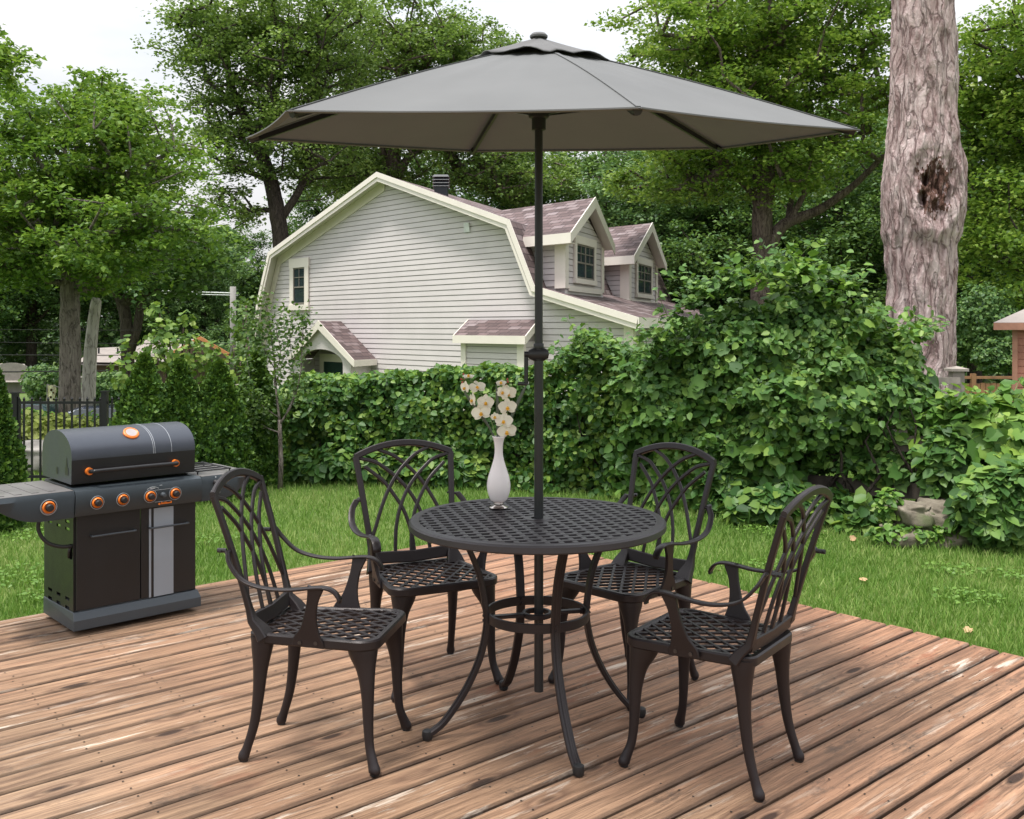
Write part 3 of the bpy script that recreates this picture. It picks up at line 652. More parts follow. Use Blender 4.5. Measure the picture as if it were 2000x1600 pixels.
b_.box((.006, D_-.006, .045), (W_-.006, D_, .35)); b_.box((.006, .02, .04), (W_-.006, D_-.006, .05))
b_.box((.006, .012, .045), (.02, .03, .53)); b_.box((W_-.02, .012, .045), (W_-.006, .03, .53))
b_.build('cabinet', M['black'], gr)
k_ = MB(); k_.add([(-.012, -.025, .0), (W_+.012, -.025, .0), (W_+.012, -.025, .045), (-.012, -.025, .045), (-.004, -.003, .078), (W_+.004, -.003, .078), (-.004, D_, 0), (W_+.004, D_, 0), (W_+.004, D_, .078), (-.004, D_, .078)],
               [(0, 1, 2, 3), (3, 2, 5, 4), (0, 3, 4, 9, 6), (1, 7, 8, 5, 2), (4, 5, 8, 9), (6, 9, 8, 7), (0, 6, 7, 1)])
k_.v = [(x, y, z+.022) for x, y, z in k_.v]; k_.build('base_skirt', M['skirt'], gr, False, .003)
for x in (.05, W_-.09):
    for y in (.05, D_-.08):
        c_ = MB(); c_.tube([(x, y, .0175), (x+.03, y, .0175)], .0175, 14); c_.build('caster', M['tyre'], gr, 'auto')
for i, (x0, x1) in enumerate(((.008, .298), (.302, W_-.008))):
    d_ = MB(); d_.box((x0, -.004, .105), (x1, .012, .530)); do = d_.build('door', M['black'], gr, False, .003)
    h_ = MB(); hx0, hx1 = (x0+.065, x1-.03) if i == 0 else (x0+.04, x1-.045)
    h_.tube(spline([(hx0, -.006, .432), (hx0+.005, -.026, .433), ((hx0+hx1)/2, -.030, .434), (hx1-.005, -.026, .433), (hx1, -.006, .432)], 5), .0048, 10); h_.build('handle', M['skirt'], do, 'auto')
    if i == 1:
        s_ = MB(); s_.box((.362, -.0065, .106), (.458, -.0042, .521)); s_.build('silver_stripe', M['stripe'], do)
        s_ = MB(); s_.box((.339, -.0065, .106), (.349, -.0042, .521)); s_.build('silver_stripe', M['stripe'], do)
# control panel
def pan(mb_, x0, x1, zt=.648, zb=.532, yf=-.052):
    prof = [(D_*.25, zt+.004), (yf+.03, zt+.004), (yf+.010, zt-.004), (yf, zt-.025), (yf+.006, zb+.02), (yf+.018, zb), (D_*.25, zb)]
    n = len(prof); mb_.add([(x0, y, z) for y, z in prof]+[(x1, y, z) for y, z in prof], [(i, (i+1) % n, n+(i+1) % n, n+i) for i in range(n)]+[tuple(range(n))[::-1], tuple(range(n, 2*n))])
p_ = MB(); pan(p_, -.012, W_+.004); po = p_.build('control_panel', M['panel'], gr, 'auto')
fb = MB(); fb.box((.004, .06, .528), (W_-.004, D_+.02, .655)); fb.build('firebox', M['black'], gr, False, .01)
# hood: profile in y,z
hp = [(.03, .668), (.028, .672), (.022, .775)]
for k in range(0, 13):
    a_ = R(175-k*14); hp.append((.235-.213*math.cos(math.pi-a_)*1.0 if False else .235+.213*math.cos(a_), .772+.118*math.sin(a_) if math.sin(a_) > 0 else .772))
hp = [(.026, .668), (.020, .776)]+[(.210+.190*math.cos(R(180-8*k)), .778+.122*math.sin(R(180-8*k))**.85) for k in range(1, 22)]+[(.400, .775), (.400, .70), (.392, .672)]
h_ = MB(); n = len(hp); x0, x1 = -.004, W_+.002
h_.add([(x0, y, z) for y, z in hp]+[(x1, y, z) for y, z in hp], [(i, (i+1) % n, n+(i+1) % n, n+i) for i in range(n)]+[tuple(range(n))[::-1], tuple(range(n, 2*n))])
h_.m[-n-2] = 1; h_.mi = 1
h_.box((x0-.0015, .06, .705), (x0, .10, .74)); h_.add([(x0-.0015, .07, .74), (x0-.0015, .09, .74), (x0-.0015, .083, .785), (x0-.0015, .077, .785)], [(0, 1, 2, 3)])
h_.box((x0-.0015, .19, .70), (x0, .21, .73))
ho = h_.build('hood', [M['hood'], M['black']], gr, 'auto', 0)
for xx in (.372, .380, .462):
    l_ = MB(); l_.sweep([(xx, y, z) for y, z in [(yy+.0, zz+.0004) for yy, zz in hp[1:16]]], .0022, .0016, (0, -.3, 1)); l_.build('pinstripe', M['line'], ho)
hn = MB(); hn.tube(spline([(.07, .016, .722), (.078, -.016, .724), (.10, -.026, .725), (W_/2, -.030, .726), (W_-.13, -.026, .725), (W_-.108, -.016, .724), (W_-.10, .016, .722)], 5), .0098, 12); hn.build('handle', M['black'], ho, 'auto')
for xx in (.071, W_-.101):
    o_r = MB(); o_r.tube([(xx, .026, .722), (xx, .004, .722)], .0165, 20); o_r.build('handle_washer', M['orange'], ho, 'auto')
gm = Matrix.Translation((.288, .078, .872)) @ Matrix.Rotation(R(38), 4, 'X')
g_ = MB(); g_.lathe([(.036, -.012), (.036, .006), (.030, .010), (.026, .008), (.02, .007)], 30, (0, 0, 0), gm); go = g_.build('thermometer', M['orange'], ho, 'auto')
g_ = MB(); g_.lathe([(.0, .0085), (.025, .0085), (.0255, .006)], 24, (0, 0, 0), gm); g_.build('dial', M['dial'], go, 'auto')
# side shelves
def shelf(name, xa, xb, curve_out):
    s = thing_part(name); return s
def shelf_build(xa, xb, left):
    sb = MB(); zt = .650; n = 12; L = abs(xb-xa)
    xs_ = [xa+(xb-xa)*i/n for i in range(n+1)]
    bot = [(.530 if i/n < .35 else .530+.108*((i/n-.35)/.65)**2.2) for i in range(n+1)]
    yf = -.048; yb = .36
    vs = []; 
    for x, zb in zip(xs_, bot): vs += [(x, yf+.012, zt), (x, yf, zt-.022), (x, yf+.012, zb), (x, yb, zb), (x, yb, zt)]
    fs = [(i*5+q, i*5+(q+1) % 5, (i+1)*5+(q+1) % 5, (i+1)*5+q) for i in range(n) for q in range(5) if q != 4]+[tuple(range(5)), tuple(n*5+q for q in range(5))]
    sb.add(vs, fs); o = sb.build('side_shelf', M['panel'], gr, 'auto')
    tp = MB(); x0, x1 = sorted((xa, xb)); tp.box((x0+.002, yf+.012, zt-.004), (x1-.002, yb, zt+.002)); to = tp.build('shelf_top', M['shelf'], o, False, .001)
    return o
sL = shelf_build(-.0145, -.37, True); sR = shelf_build(W_+.0065, W_+.275, False)
for x in (-.32, -.25, -.18, -.11):
    q = MB(); q.box((x, .0, .6525), (x+.03, .32, .6545)); q.build('shelf_groove', M['shelf'], sL)
q = MB()
for k in range(5): q.tube([(W_+.02, .03+.07*k, .668), (W_+.19, .03+.07*k, .668)], .004, 6)
q.tube([(W_+.19, .02, .668), (W_+.19, .33, .668)], .004, 6); q.tube([(W_+.02, .02, .668), (W_+.02, .33, .668)], .004, 6)
for y in (.03, .31):
    for x in (W_+.02, W_+.19): q.tube([(x, y, .653), (x, y, .668)], .004, 6)
q.build('burner_grate', M['black'], sR)
def knob(parent, x, z, r=.026, small=False, y0=-.052):
    k = MB(); Mk = Matrix.Translation((x, y0, z)) @ Matrix.Rotation(R(93), 4, 'X')
    if not small:
        k.lathe([(r*1.30, -.004), (r*1.30, .0012), (r*1.20, .0016), (r*1.2, -.004)], 36, (0, 0, 0), Mk); k.build('knob_outline', M['line'], parent, 'auto')
        k = MB(); k.lathe([(r, -.004), (r, .004), (r*.86, .009), (r*.72, .006), (r*.6, .004)], 36, (0, 0, 0), Mk); ko = k.build('knob_ring', M['orange'], parent, 'auto'); k = MB()
        k.lathe([(r*.62, 0), (r*.60, .020), (r*.50, .026), (0, .027)], 28, (0, 0, 0), Mk); k.build('knob', M['knob'], parent, 'auto')
    else:
        k.lathe([(.013, -.004), (.013, .004), (.010, .010), (.009, .022), (0, .024)], 20, (0, 0, 0), Mk); k.build('igniter_knob', M['skirt'] if y0 == -.052 else M['knob'], parent, 'auto')
knob(sL, -.125, .592, .027, False, -.048)
for x in (.082, .198, .326, .446): knob(po, x, .588, .0235)
knob(po, .386, .588, 0, True); knob(sR, W_+.075, .618, 0, True, -.0481)
pr = MB(); 
for z in (.6155, .5600):
    pr.sweep([(.346, -.0528, z-.002), (.426, -.0528, z-.002)], .0022, .001, (0, -1, 0))
pr.build('panel_line', M['line'], po)
tx = MB()
for i, (z, a0, a1) in enumerate(((.585, .058, .094), (.579, .050, .096), (.572, .048, .100), (.566, .052, .096), (.561, .058, .088))):
    x = W_+a0
    while x < W_+a1:
        l = random.uniform(.003, .008); tx.box((x, -.0496, z), (x+l, -.0474, z+.0022)); x += l+.0018
tx.box((W_+.073, -.0496, .640), (W_+.078, -.0474, .647)); tx.build('printed_text', M['print'], sR)
lg_ = MB()
for i in range(9):
    x = .377+i*.0058; lg_.box((x, -.0540, .545), (x+.0045, -.0505, .545+random.uniform(.005, .010)))
lg_.tube([(.368, -.053, .5475), (.368, -.0505, .5475)], .0055, 10); lg_.build('maker_mark', M['orange'], po)
lw = MB(); lw.sweep([(x, -.0528, .621+.010*math.sin(math.pi*(x-.31)/.055)) for x in np.linspace(.31, .365, 9)], .002, .001, (0, -1, 0)); lw.box((.325, -.0535, .622), (.348, -.0515, .626)); lw.box((.37, -.0535, .633), (.382, -.0515, .635)); lw.build('printed_arc', M['print'], po)
hs = MB(); hs.tube(spline([(-.13, .05, .54), (-.135, .05, .48), (-.105, .04, .425), (-.05, .03, .398), (.0, .03, .393), (.02, .04, .39)], 6), .0085, 10); hs.tube(spline([(.0, .035, .40), (-.012, .03, .37), (-.006, .05, .34), (.0, .06, .36)], 5), .006, 8)
hs.build('gas_hose', M['hose'], gr, True)
# ------------------------------------------------------------ house in its own sheared axes: a along the gable, b away, z up
Gd = Vector((-1700, 1950, 0)).normalized(); Sd = Vector((750, 1950, 0)).normalized(); P0 = Vector((2.16, 18, 0))
def Hh(a, b, z): return P0+Gd*a+Sd*b+Vector((0, 0, z))
def fit(x, y, b):    # (a,z) on plane b that shows at pixel x,y
    k = (x-CX)/F; o = P0+Sd*b; a = (k*o.y-o.x)/(Gd.x-k*Gd.y); d = o.y+Gd.y*a; return a, H-(y-HY)/F*d
def fitb(x, y, a):   # (b,z) on plane a
    k = (x-CX)/F; o = P0+Gd*a; b = (k*o.y-o.x)/(Sd.x-k*Sd.y); d = o.y+Sd.y*b; return b, H-(y-HY)/F*d
hs_ = thing('house', 'beige clapboard house with gambrel roof and two dormers behind the hedge', 'house', (0, 0, 0))
OV = .38; L = 12.5
op = [(1247, 622), (1044, 560), (995, 431), (737.5, 338), (526, 494), (504, 590)]
out_az = [fit(x, y, -OV) for x, y in op]
# extend the left end down a bit (hidden by the sapling and shrubs)
a_l, z_l = out_az[-1]; out_az.append((a_l+.35, z_l-1.1))
EZ = GZ
def uvw(o, fn):
    me = o.data; at = me.attributes.new('uvw', 'FLOAT_VECTOR', 'POINT'); arr = np.zeros((len(me.vertices), 3), np.float32)
    for i, v in enumerate(me.vertices): arr[i] = fn(v.co)
    at.data.foreach_set('vector', arr.ravel())
# roof planes: each plane its own vertices so that its shingles have their own coordinates
th = .10
roof = MB(); ruv = []
def roofquad(mb_, uvl, q, th_=.10, off=(0, 0)):
    """q: four points, q0-q1 bottom edge, q3-q2 top edge"""
    n_ = (q[1]-q[0]).cross(q[3]-q[0]).normalized()
    if n_.z < 0: n_ = -n_
    lo = [p-n_*th_ for p in q]; mb_.hexa(lo+q)
    e = (q[1]-q[0]).normalized(); f_ = (q[3]-q[0]); f_ = (f_-e*f_.dot(e)).normalized()
    for p in lo+q: d_ = p-q[0]; uvl.append((d_.dot(e)+off[0], d_.dot(f_)+off[1], 0))
for i in range(len(out_az)-1):
    (a0, z0), (a1, z1) = out_az[i], out_az[i+1]
    if z0 > z1: (a0, z0), (a1, z1) = (a1, z1), (a0, z0)
    roofquad(roof, ruv, [Hh(a0, -OV, z0), Hh(a0, L, z0), Hh(a1, L, z1), Hh(a1, -OV, z1)])
def setuv(o, uvl):
    at = o.data.attributes.new('uvw', 'FLOAT_VECTOR', 'POINT'); at.data.foreach_set('vector', np.array(uvl, np.float32).ravel())
ro = roof.build('roof', M['shingle'], hs_); setuv(ro, ruv)
# rake fascia boards just proud of the roof's gable edge
fa = MB()
def offs(pl, d):   # inward offset of polyline in az
    res = []
    for i, (a, z) in enumerate(pl):
        p0 = pl[max(i-1, 0)]; p1 = pl[min(i+1, len(pl)-1)]
        n1 = None; vs2 = []
        for (s0, s1) in ((p0, (a, z)), ((a, z), p1)):
            da, dz = s1[0]-s0[0], s1[1]-s0[1]; l = math.hypot(da, dz)
            if l > 1e-6: vs2.append((dz/l, -da/l))
        na = sum(v[0] for v in vs2)/len(vs2); nz_ = sum(v[1] for v in vs2)/len(vs2); l = math.hypot(na, nz_); c_ = max(.5, (na*vs2[0][0]+nz_*vs2[0][1])/l)
        res.append((a+na/l*d/c_, z+nz_/l*d/c_))
    return res
up1 = offs(out_az, -.02); in1 = offs(out_az, .19); in2 = offs(out_az, .10)
sgn = 1
if in1[3][1] > out_az[3][1]: up1 = offs(out_az, .02); in1 = offs(out_az, -.19); in2 = offs(out_az, -.10); sgn = -1
for i in range(len(out_az)-1):
    fa.prism([Hh(*(up1[i][0], -OV-.06, up1[i][1])), Hh(up1[i+1][0], -OV-.06, up1[i+1][1]), Hh(in2[i+1][0], -OV-.06, in2[i+1][1]), Hh(in2[i][0], -OV-.06, in2[i][1])], Sd*.055)
    q0, q1 = offs(out_az, sgn*.092)[i], offs(out_az, sgn*.092)[i+1]
    fa.prism([Hh(q0[0], -OV-.03, q0[1]), Hh(q1[0], -OV-.03, q1[1]), Hh(in1[i+1][0], -OV-.03, in1[i+1][1]), Hh(in1[i][0], -OV-.03, in1[i][1])], Sd*.028)
    # frieze board on the wall under the soffit
    f0, f1 = offs(out_az, sgn*.13), offs(out_az, sgn*.36)
    if i > 2: fa.prism([Hh(f0[i][0], -.05, f0[i][1]), Hh(f0[i+1][0], -.05, f0[i+1][1]), Hh(f1[i+1][0], -.05, f1[i+1][1]), Hh(f1[i][0], -.05, f1[i][1])], Sd*.045)
# eave fascia along the dormer side
(ae, ze) = out_az[0]
fa.prism([Hh(ae-.03, -OV-.06, ze+.02), Hh(ae-.03, L, ze+.02), Hh(ae-.03, L, ze-.17), Hh(ae-.03, -OV-.06, ze-.17)], Gd*.028)
fa.build('rake_trim', M['trim'], hs_)
sf = MB(); s0 = offs(out_az, sgn*.118)
for i in range(len(out_az)-1):
    sf.prism([Hh(s0[i][0], -OV-.001, s0[i][1]), Hh(s0[i+1][0], -OV-.001, s0[i+1][1]), Hh(s0[i+1][0], -.052, s0[i+1][1]), Hh(s0[i][0], -.052, s0[i][1])], Vector((0, 0, -.012)))
sf.build('soffit', M['soffit'], hs_)
# walls with real laps
wall_az = offs(out_az, sgn*.125)
def span(z):
    xs_ = []
    pl = wall_az
    for i in range(len(pl)-1):
        (a0, z0), (a1, z1) = pl[i], pl[i+1]
        if (z0-z)*(z1-z) <= 0 and abs(z1-z0) > 1e-6: xs_.append(a0+(a1-a0)*(z-z0)/(z1-z0))
    if z <= wall_az[0][1]: xs_.append(0.0)
    if z <= wall_az[-1][1]: xs_.append(wall_az[-1][0]-.35)
    return (min(xs_), max(xs_)) if len(xs_) >= 2 else None
def laps(mb_, fn, z0, z1, spanf, step=.122, proud=.022, groove=.015):
    """fn(s, out, z): point at along-coordinate s, out = distance out of the wall"""
    z = z0
    while z < z1-.02:
        zt = min(z+step-groove, z1); s0_ = spanf(z); s1_ = spanf(zt)
        if s0_ and s1_:
            mb_.hexa([fn(s0_[0], 0, z), fn(s0_[1], 0, z), fn(s0_[1], proud, z), fn(s0_[0], proud, z), fn(s1_[0], 0, zt), fn(s1_[1], 0, zt), fn(s1_[1], proud*.55, zt), fn(s1_[0], proud*.55, zt)])
        z += step
gw = MB(); zz = EZ; core = [Hh(0, .0, EZ)]+[Hh(a, 0, z) for a, z in wall_az]+[Hh(wall_az[-1][0]-.35, 0, EZ)]
core[1] = Hh(0, 0, wall_az[0][1])
gw.mi = 1; gw.prism(core, Sd*.2); gw.mi = 0
laps(gw, lambda s, o, z: Hh(s, -o-.001, z), EZ, 5.2, span)
gw.build('gable_wall', [M['siding'], M['sidback']], hs_)
sw = MB(); sw.mi = 1; sw.prism([Hh(0, .2, EZ), Hh(0, L-.3, EZ), Hh(0, L-.3, ze-.05), Hh(0, .2, ze-.05)], Gd*.2); sw.mi = 0
laps(sw, lambda s, o, z: Hh(-o-.001, s, z), EZ, ze-.05, lambda z: (.0, L-.3)); sw.build('side_wall', [M['siding'], M['sidback']], hs_)
ct = MB(); ct.prism([Hh(-.045, -.045, EZ), Hh(.18, -.045, EZ), Hh(.18, -.02, EZ), Hh(-.02, -.02, EZ), Hh(-.02, .18, EZ), Hh(-.045, .18, EZ)], Vector((0, 0, ze-.09-EZ))); ct.build('corner_board', M['trim'], hs_)
bw = MB(); bw.prism([Hh(0, L-.3, EZ), Hh(0, L-.3, wall_az[0][1])]+[Hh(a, L-.3, z) for a, z in wall_az[1:]]+[Hh(wall_az[-1][0]-.35, L-.3, EZ)], Sd*.15); bw.build('rear_wall', M['siding'], hs_)
# windows
def window(parent, fn, s0, s1, z0, z1, casing=.13, slider=False, head=.0):
    c = MB()
    def bx(m_, a, b, lo, hi, o0, o1): m_.hexa([fn(a, o0, lo), fn(b, o0, lo), fn(b, o1, lo), fn(a, o1, lo), fn(a, o0, hi), fn(b, o0, hi), fn(b, o1, hi), fn(a, o1, hi)])
    bx(c, s0-casing, s0, z0-casing*.2, z1, .0, .062); bx(c, s1, s1+casing, z0-casing*.2, z1, .0, .062); bx(c, s0-casing*1.12, s1+casing*1.12, z1, z1+casing*1.25, .0, .070); bx(c, s0-casing*1.15, s1+casing*1.15, z0-casing*.95, z0-casing*.2, .0, .085)
    co_ = c.build('window_frame', M['trim'], parent)
    g = MB(); bx(g, s0, s1, z0-casing*.2, z1, .0, .026); g.build('glass', M['glass'], co_)
    s = MB(); t_ = .035
    sec = [(s0, (s0+s1)/2), ((s0+s1)/2, s1)] if slider else [(s0, s1)]
    for (p, q_) in sec:
        bx(s, p, p+t_, z0-.02, z1, .027, .045); bx(s, q_-t_, q_, z0-.02, z1, .027, .045); bx(s, p+t_, q_-t_, z1-t_, z1, .027, .0448); bx(s, p+t_, q_-t_, z0-.02, z0-.02+t_, .027, .0448)
        zm = z0+(z1-z0)*.45; bx(s, p+t_, q_-t_, zm-.018, zm+.018, .027, .0446); mid = (p+q_)/2; bx(s, mid-.011, mid+.011, zm+.018, z1-t_, .027, .0443)
        zq = (zm+z1)/2; bx(s, p+t_, q_-t_, zq-.011, zq+.011, .027, .0440)
    s.build('sash', M['sash'], co_)
    return co_
a1, zb1 = fit(597.5, 592, 0); a0, zt0 = fit(575.5, 524, 0)
window(hs_, lambda s, o, z: Hh(s, -o-.022, z), a1, a0, zb1, zt0, .20)
av, zv = fit(913.5, 445, 0); vt = MB(); vt.hexa([Hh(av-.1, -.05, zv-.1), Hh(av+.1, -.05, zv-.1), Hh(av+.1, -.02, zv-.1), Hh(av-.1, -.02, zv-.1), Hh(av-.08, -.09, zv+.1), Hh(av+.08, -.09, zv+.1), Hh(av+.08, -.02, zv+.1), Hh(av-.08, -.02, zv+.1)]); vt.build('wall_vent', M['vent'], hs_)
# chimney flue
ac, _ = fit(862, 380, 1.2); cb = MB()
base_c = Hh(ac, 1.2, 0); zc = H-(388-HY)/F*base_c.y; zc1 = H-(352-HY)/F*base_c.y
cb.box((base_c.x-.16, base_c.y-.16, zc-.3), (base_c.x+.16, base_c.y+.16, zc1-.1)); cho = cb.build('flue', M['chim'], hs_)
for k in range(4):
    q = MB(); r_ = .205; z_ = zc1-.17+k*.075; q.add([(base_c.x+sx*r_, base_c.y+sy*r_, z_) for sx, sy in ((-1, -1), (1, -1), (1, 1), (-1, 1))]+[(base_c.x+sx*r_*.78, base_c.y+sy*r_*.78, z_+.055) for sx, sy in ((-1, -1), (1, -1), (1, 1), (-1, 1))], [(0, 3, 2, 1), (4, 5, 6, 7), (0, 1, 5, 4), (1, 2, 6, 5), (2, 3, 7, 6), (3, 0, 4, 7)]); q.build('flue_louvre', M['chim'], cho)
# dormers
def dormer(b0, b1, zb, zt, zr, wl, wr, af=1.9, ah=1.6):
    d = bpy.data.objects.new('dormer', None); C.objects.link(d); d.parent = hs_; bm_ = (b0+b1)/2; aback = 4.3
    m_ = MB(); m_.mi = 1
    m_.prism([Hh(af, b0, zb-.3), Hh(af, b1, zb-.3), Hh(af, b1, zt+.02), Hh(af, bm_, zr-.32), Hh(af, b0, zt+.02)], Gd*.15)
    m_.mi = 0; zp = zt+.02; pk = zr-.32
    def spn(z):
        if z <= zp: return (b0, b1)
        f_ = (z-zp)/(pk-zp); return (b0+(bm_-b0)*f_, b1+(bm_-b1)*f_) if f_ < 1 else None
    laps(m_, lambda s, o, z: Hh(af-o-.001, s, z), zb-.3, pk, spn)
    m_.mi = 1; m_.prism([Hh(af+.1, b0, zb-.3), Hh(aback, b0, zb-.3), Hh(aback, b0, zt), Hh(af+.1, b0, zt)], Sd*.1); m_.prism([Hh(af+.1, b1-.1, zb-.3), Hh(aback, b1-.1, zb-.3), Hh(aback, b1-.1, zt), Hh(af+.1, b1-.1, zt)], Sd*.1)
    m_.mi = 0; laps(m_, lambda s, o, z: Hh(s, b0-o-.001, z), zb, zt, lambda z: (af, aback))
    m_.build('dormer_wall', [M['siding'], M['sidback']], d)
    t_ = MB()
    for s, e in ((b0, 1), (b1, -1)):
        t_.prism([Hh(af-.05, s-e*.035, zb-.05), Hh(af-.05, s+e*.16, zb-.05), Hh(af-.026, s+e*.16, zb-.05), Hh(af-.026, s-e*.035, zb-.05)], Vector((0, 0, zt-zb+.03)))
    t_.prism([Hh(af-.05, b0-.06, zb-.05), Hh(af+.26, b0-.06, zb-.05), Hh(af+.26, b0-.026, zb-.05), Hh(af-.05, b0-.026, zb-.05)], Vector((0, 0, zt-zb+.03)))
    t_.prism([Hh(af-.07, b0+.16, zb-.10), Hh(af-.07, b1-.16, zb-.10), Hh(af-.026, b1-.16, zb-.10), Hh(af-.026, b0+.16, zb-.10)], Vector((0, 0, .11)))
    t_.build('corner_board', M['trim'], d)
    window(d, lambda s, o, z: Hh(af-o-.024, s, z), fitb(wl, 540, af)[0], fitb(wr, 540, af)[0], zb+.20, zt-.08, .13, True)
    rf = MB(); uvl = []; e0 = max(b0-.38, .03); e1 = b1+.18; ze_ = zt+.02
    roofquad(rf, uvl, [Hh(ah, e0, ze_), Hh(5.6, e0, ze_), Hh(5.6, bm_, zr), Hh(ah, bm_, zr)], .07)
    roofquad(rf, uvl, [Hh(ah, e1, ze_), Hh(5.6, e1, ze_), Hh(5.6, bm_, zr), Hh(ah, bm_, zr)], .07, (3, 0))
    r_o = rf.build('dormer_roof', M['shingle'], d); setuv(r_o, uvl)
    f_ = MB()
    for e in (e0, e1):
        f_.prism([Hh(ah-.03, e, ze_+.015), Hh(ah-.03, bm_, zr+.015), Hh(ah-.03, bm_, zr-.22), Hh(ah-.03, e, ze_-.19)], Gd*.028)
        f_.prism([Hh(ah, e, ze_-.075), Hh(ah, bm_, zr-.075), Hh(af+.02, bm_, zr-.075), Hh(af+.02, e, ze_-.075)], Vector((0, 0, -.012)))
    f_.prism([Hh(ah-.03, e0-.03, ze_+.012), Hh(2.95, e0-.03, ze_+.012), Hh(2.95, e0-.03, ze_-.19), Hh(ah-.03, e0-.03, ze_-.19)], Sd*.028)
    f_.prism([Hh(ah, e0, ze_-.17), Hh(2.95, e0, ze_-.17), Hh(2.95, b0, ze_-.17), Hh(ah, b0, ze_-.17)], Vector((0, 0, -.012)))
    f_.build('dormer_trim', M['trim'], d)
dormer(.36, 3.08, 2.20, 3.17, 4.08, 1122, 1156); dormer(5.42, 8.45, 2.06, 3.07, 4.06, 1242, 1268)
# shed bay on the gable
hb_ = .65
aR, zR = fit(1025, 653, -hb_-.15); aL, zL = fit(886, 660, -hb_-.15); aR2, zR2 = fit(1044, 620, 0); aL2, _z = fit(910, 629, 0); zf = (zR+zL)/2
bo = bpy.data.objects.new('bay', None); C.objects.link(bo); bo.parent = hs_
rf = MB(); uvl = []; roofquad(rf, uvl, [Hh(aR, -hb_-.15, zf), Hh(aL, -hb_-.15, zf), Hh(aL, -.03, (zR2+_z)/2), Hh(aR, -.03, (zR2+_z)/2)], .06); r_o = rf.build('bay_roof', M['shingle'], bo); setuv(r_o, uvl)
f_ = MB(); f_.prism([Hh(aR-.02, -hb_-.18, zf+.012), Hh(aL+.02, -hb_-.18, zf+.012), Hh(aL+.02, -hb_-.18, zf-.15), Hh(aR-.02, -hb_-.18, zf-.15)], Sd*.028)
zt_ = (zR2+_z)/2
for aa, s in ((aR-.03, 1), (aL, 1)): f_.prism([Hh(aa, -hb_-.15, zf+.012), Hh(aa, -.03, zt_+.012), Hh(aa, -.03, zt_-.15), Hh(aa, -hb_-.15, zf-.15)], Gd*.028)
bR, _q = fit(1024, 700, -hb_); bL, _q = fit(901, 700, -hb_)
f_.hexa([Hh(bR, -hb_-.03, EZ), Hh(bR+.2, -hb_-.03, EZ), Hh(bR+.2, -hb_+.1, EZ), Hh(bR, -hb_+.1, EZ), Hh(bR, -hb_-.03, zf-.12), Hh(bR+.2, -hb_-.03, zf-.12), Hh(bR+.2, -hb_+.1, zf-.12), Hh(bR, -hb_+.1, zf-.12)])
f_.hexa([Hh(bL-.16, -hb_-.03, EZ), Hh(bL, -hb_-.03, EZ), Hh(bL, -hb_+.1, EZ), Hh(bL-.16, -hb_+.1, EZ), Hh(bL-.16, -hb_-.03, zf-.12), Hh(bL, -hb_-.03, zf-.12), Hh(bL, -hb_+.1, zf-.12), Hh(bL-.16, -hb_+.1, zf-.12)])
f_.build('bay_trim', M['trim'], bo)
bm2 = MB(); bm2.mi = 1; bm2.prism([Hh(bR+.02, -hb_+.02, EZ), Hh(bR+.02, -.03, EZ), Hh(bR+.02, -.03, zt_-.12), Hh(bR+.02, -hb_+.02, zf-.12)], Gd*(bL-bR-.04)); bm2.mi = 0
laps(bm2, lambda s, o, z: Hh(s, -hb_+.019-o, z), EZ, zf-.12, lambda z: (bR+.2, bL-.16)); laps(bm2, lambda s, o, z: Hh(bR+.019-o, s, z), EZ, zf-.10, lambda z: (-hb_+.1, -.03)); bm2.build('bay_wall', [M['siding'], M['sidback']], bo)
# porch
pd = 1.0
pA, pZ = fit(622, 627, -pd-.1); pL, pLz = fit(564, 700, -pd-.1); pR, pRz = fit(692, 703, -pd-.1); pz = (pLz+pRz)/2; pm_ = (pL+pR)/2
pc = bpy.data.objects.new('porch', None); C.objects.link(pc); pc.parent = hs_
rf = MB(); uvl = []
for e in (pL, pR): roofquad(rf, uvl, [Hh(e, -pd-.1, pz), Hh(e, -.03, pz), Hh(pA, -.03, pZ), Hh(pA, -pd-.1, pZ)], .06)
r_o = rf.build('porch_roof', M['shingle'], pc); setuv(r_o, uvl)
f_ = MB()
for e in (pL, pR): f_.prism([Hh(e, -pd-.13, pz+.015), Hh(pA, -pd-.13, pZ+.015), Hh(pA, -pd-.13, pZ-.20), Hh(e, -pd-.13, pz-.15)], Sd*.028)
f_.prism([Hh(pR-.02, -pd-.13, pz+.01), Hh(pR-.02, -.03, pz+.01), Hh(pR-.02, -.03, pz-.14), Hh(pR-.02, -pd-.13, pz-.14)], Gd*.03)
f_.build('porch_trim', M['trim'], pc)
gwp = MB(); aw = (pL-pR)*.33; zc_ = pz-.02; rarc = aw; pts_o = []
nA = 14
for k in range(nA):
    t0, t1 = math.pi*k/nA, math.pi*(k+1)/nA
    x0_, x1_ = pA+aw*math.cos(t0), pA+aw*math.cos(t1); y0_, y1_ = zc_-.10+.36*math.sin(t0), zc_-.10+.36*math.sin(t1)
    def roofz(x): return pZ-.1-(pZ-.1-pz+.1)*abs(x-pA)/abs(pL-pA)
    gwp.hexa([Hh(x0_, -pd, y0_), Hh(x1_, -pd, y1_), Hh(x1_, -pd+.15, y1_), Hh(x0_, -pd+.15, y0_), Hh(x0_, -pd, max(roofz(x0_), y0_+.02)), Hh(x1_, -pd, max(roofz(x1_), y1_+.02)), Hh(x1_, -pd+.15, max(roofz(x1_), y1_+.02)), Hh(x0_, -pd+.15, max(roofz(x0_), y0_+.02))])
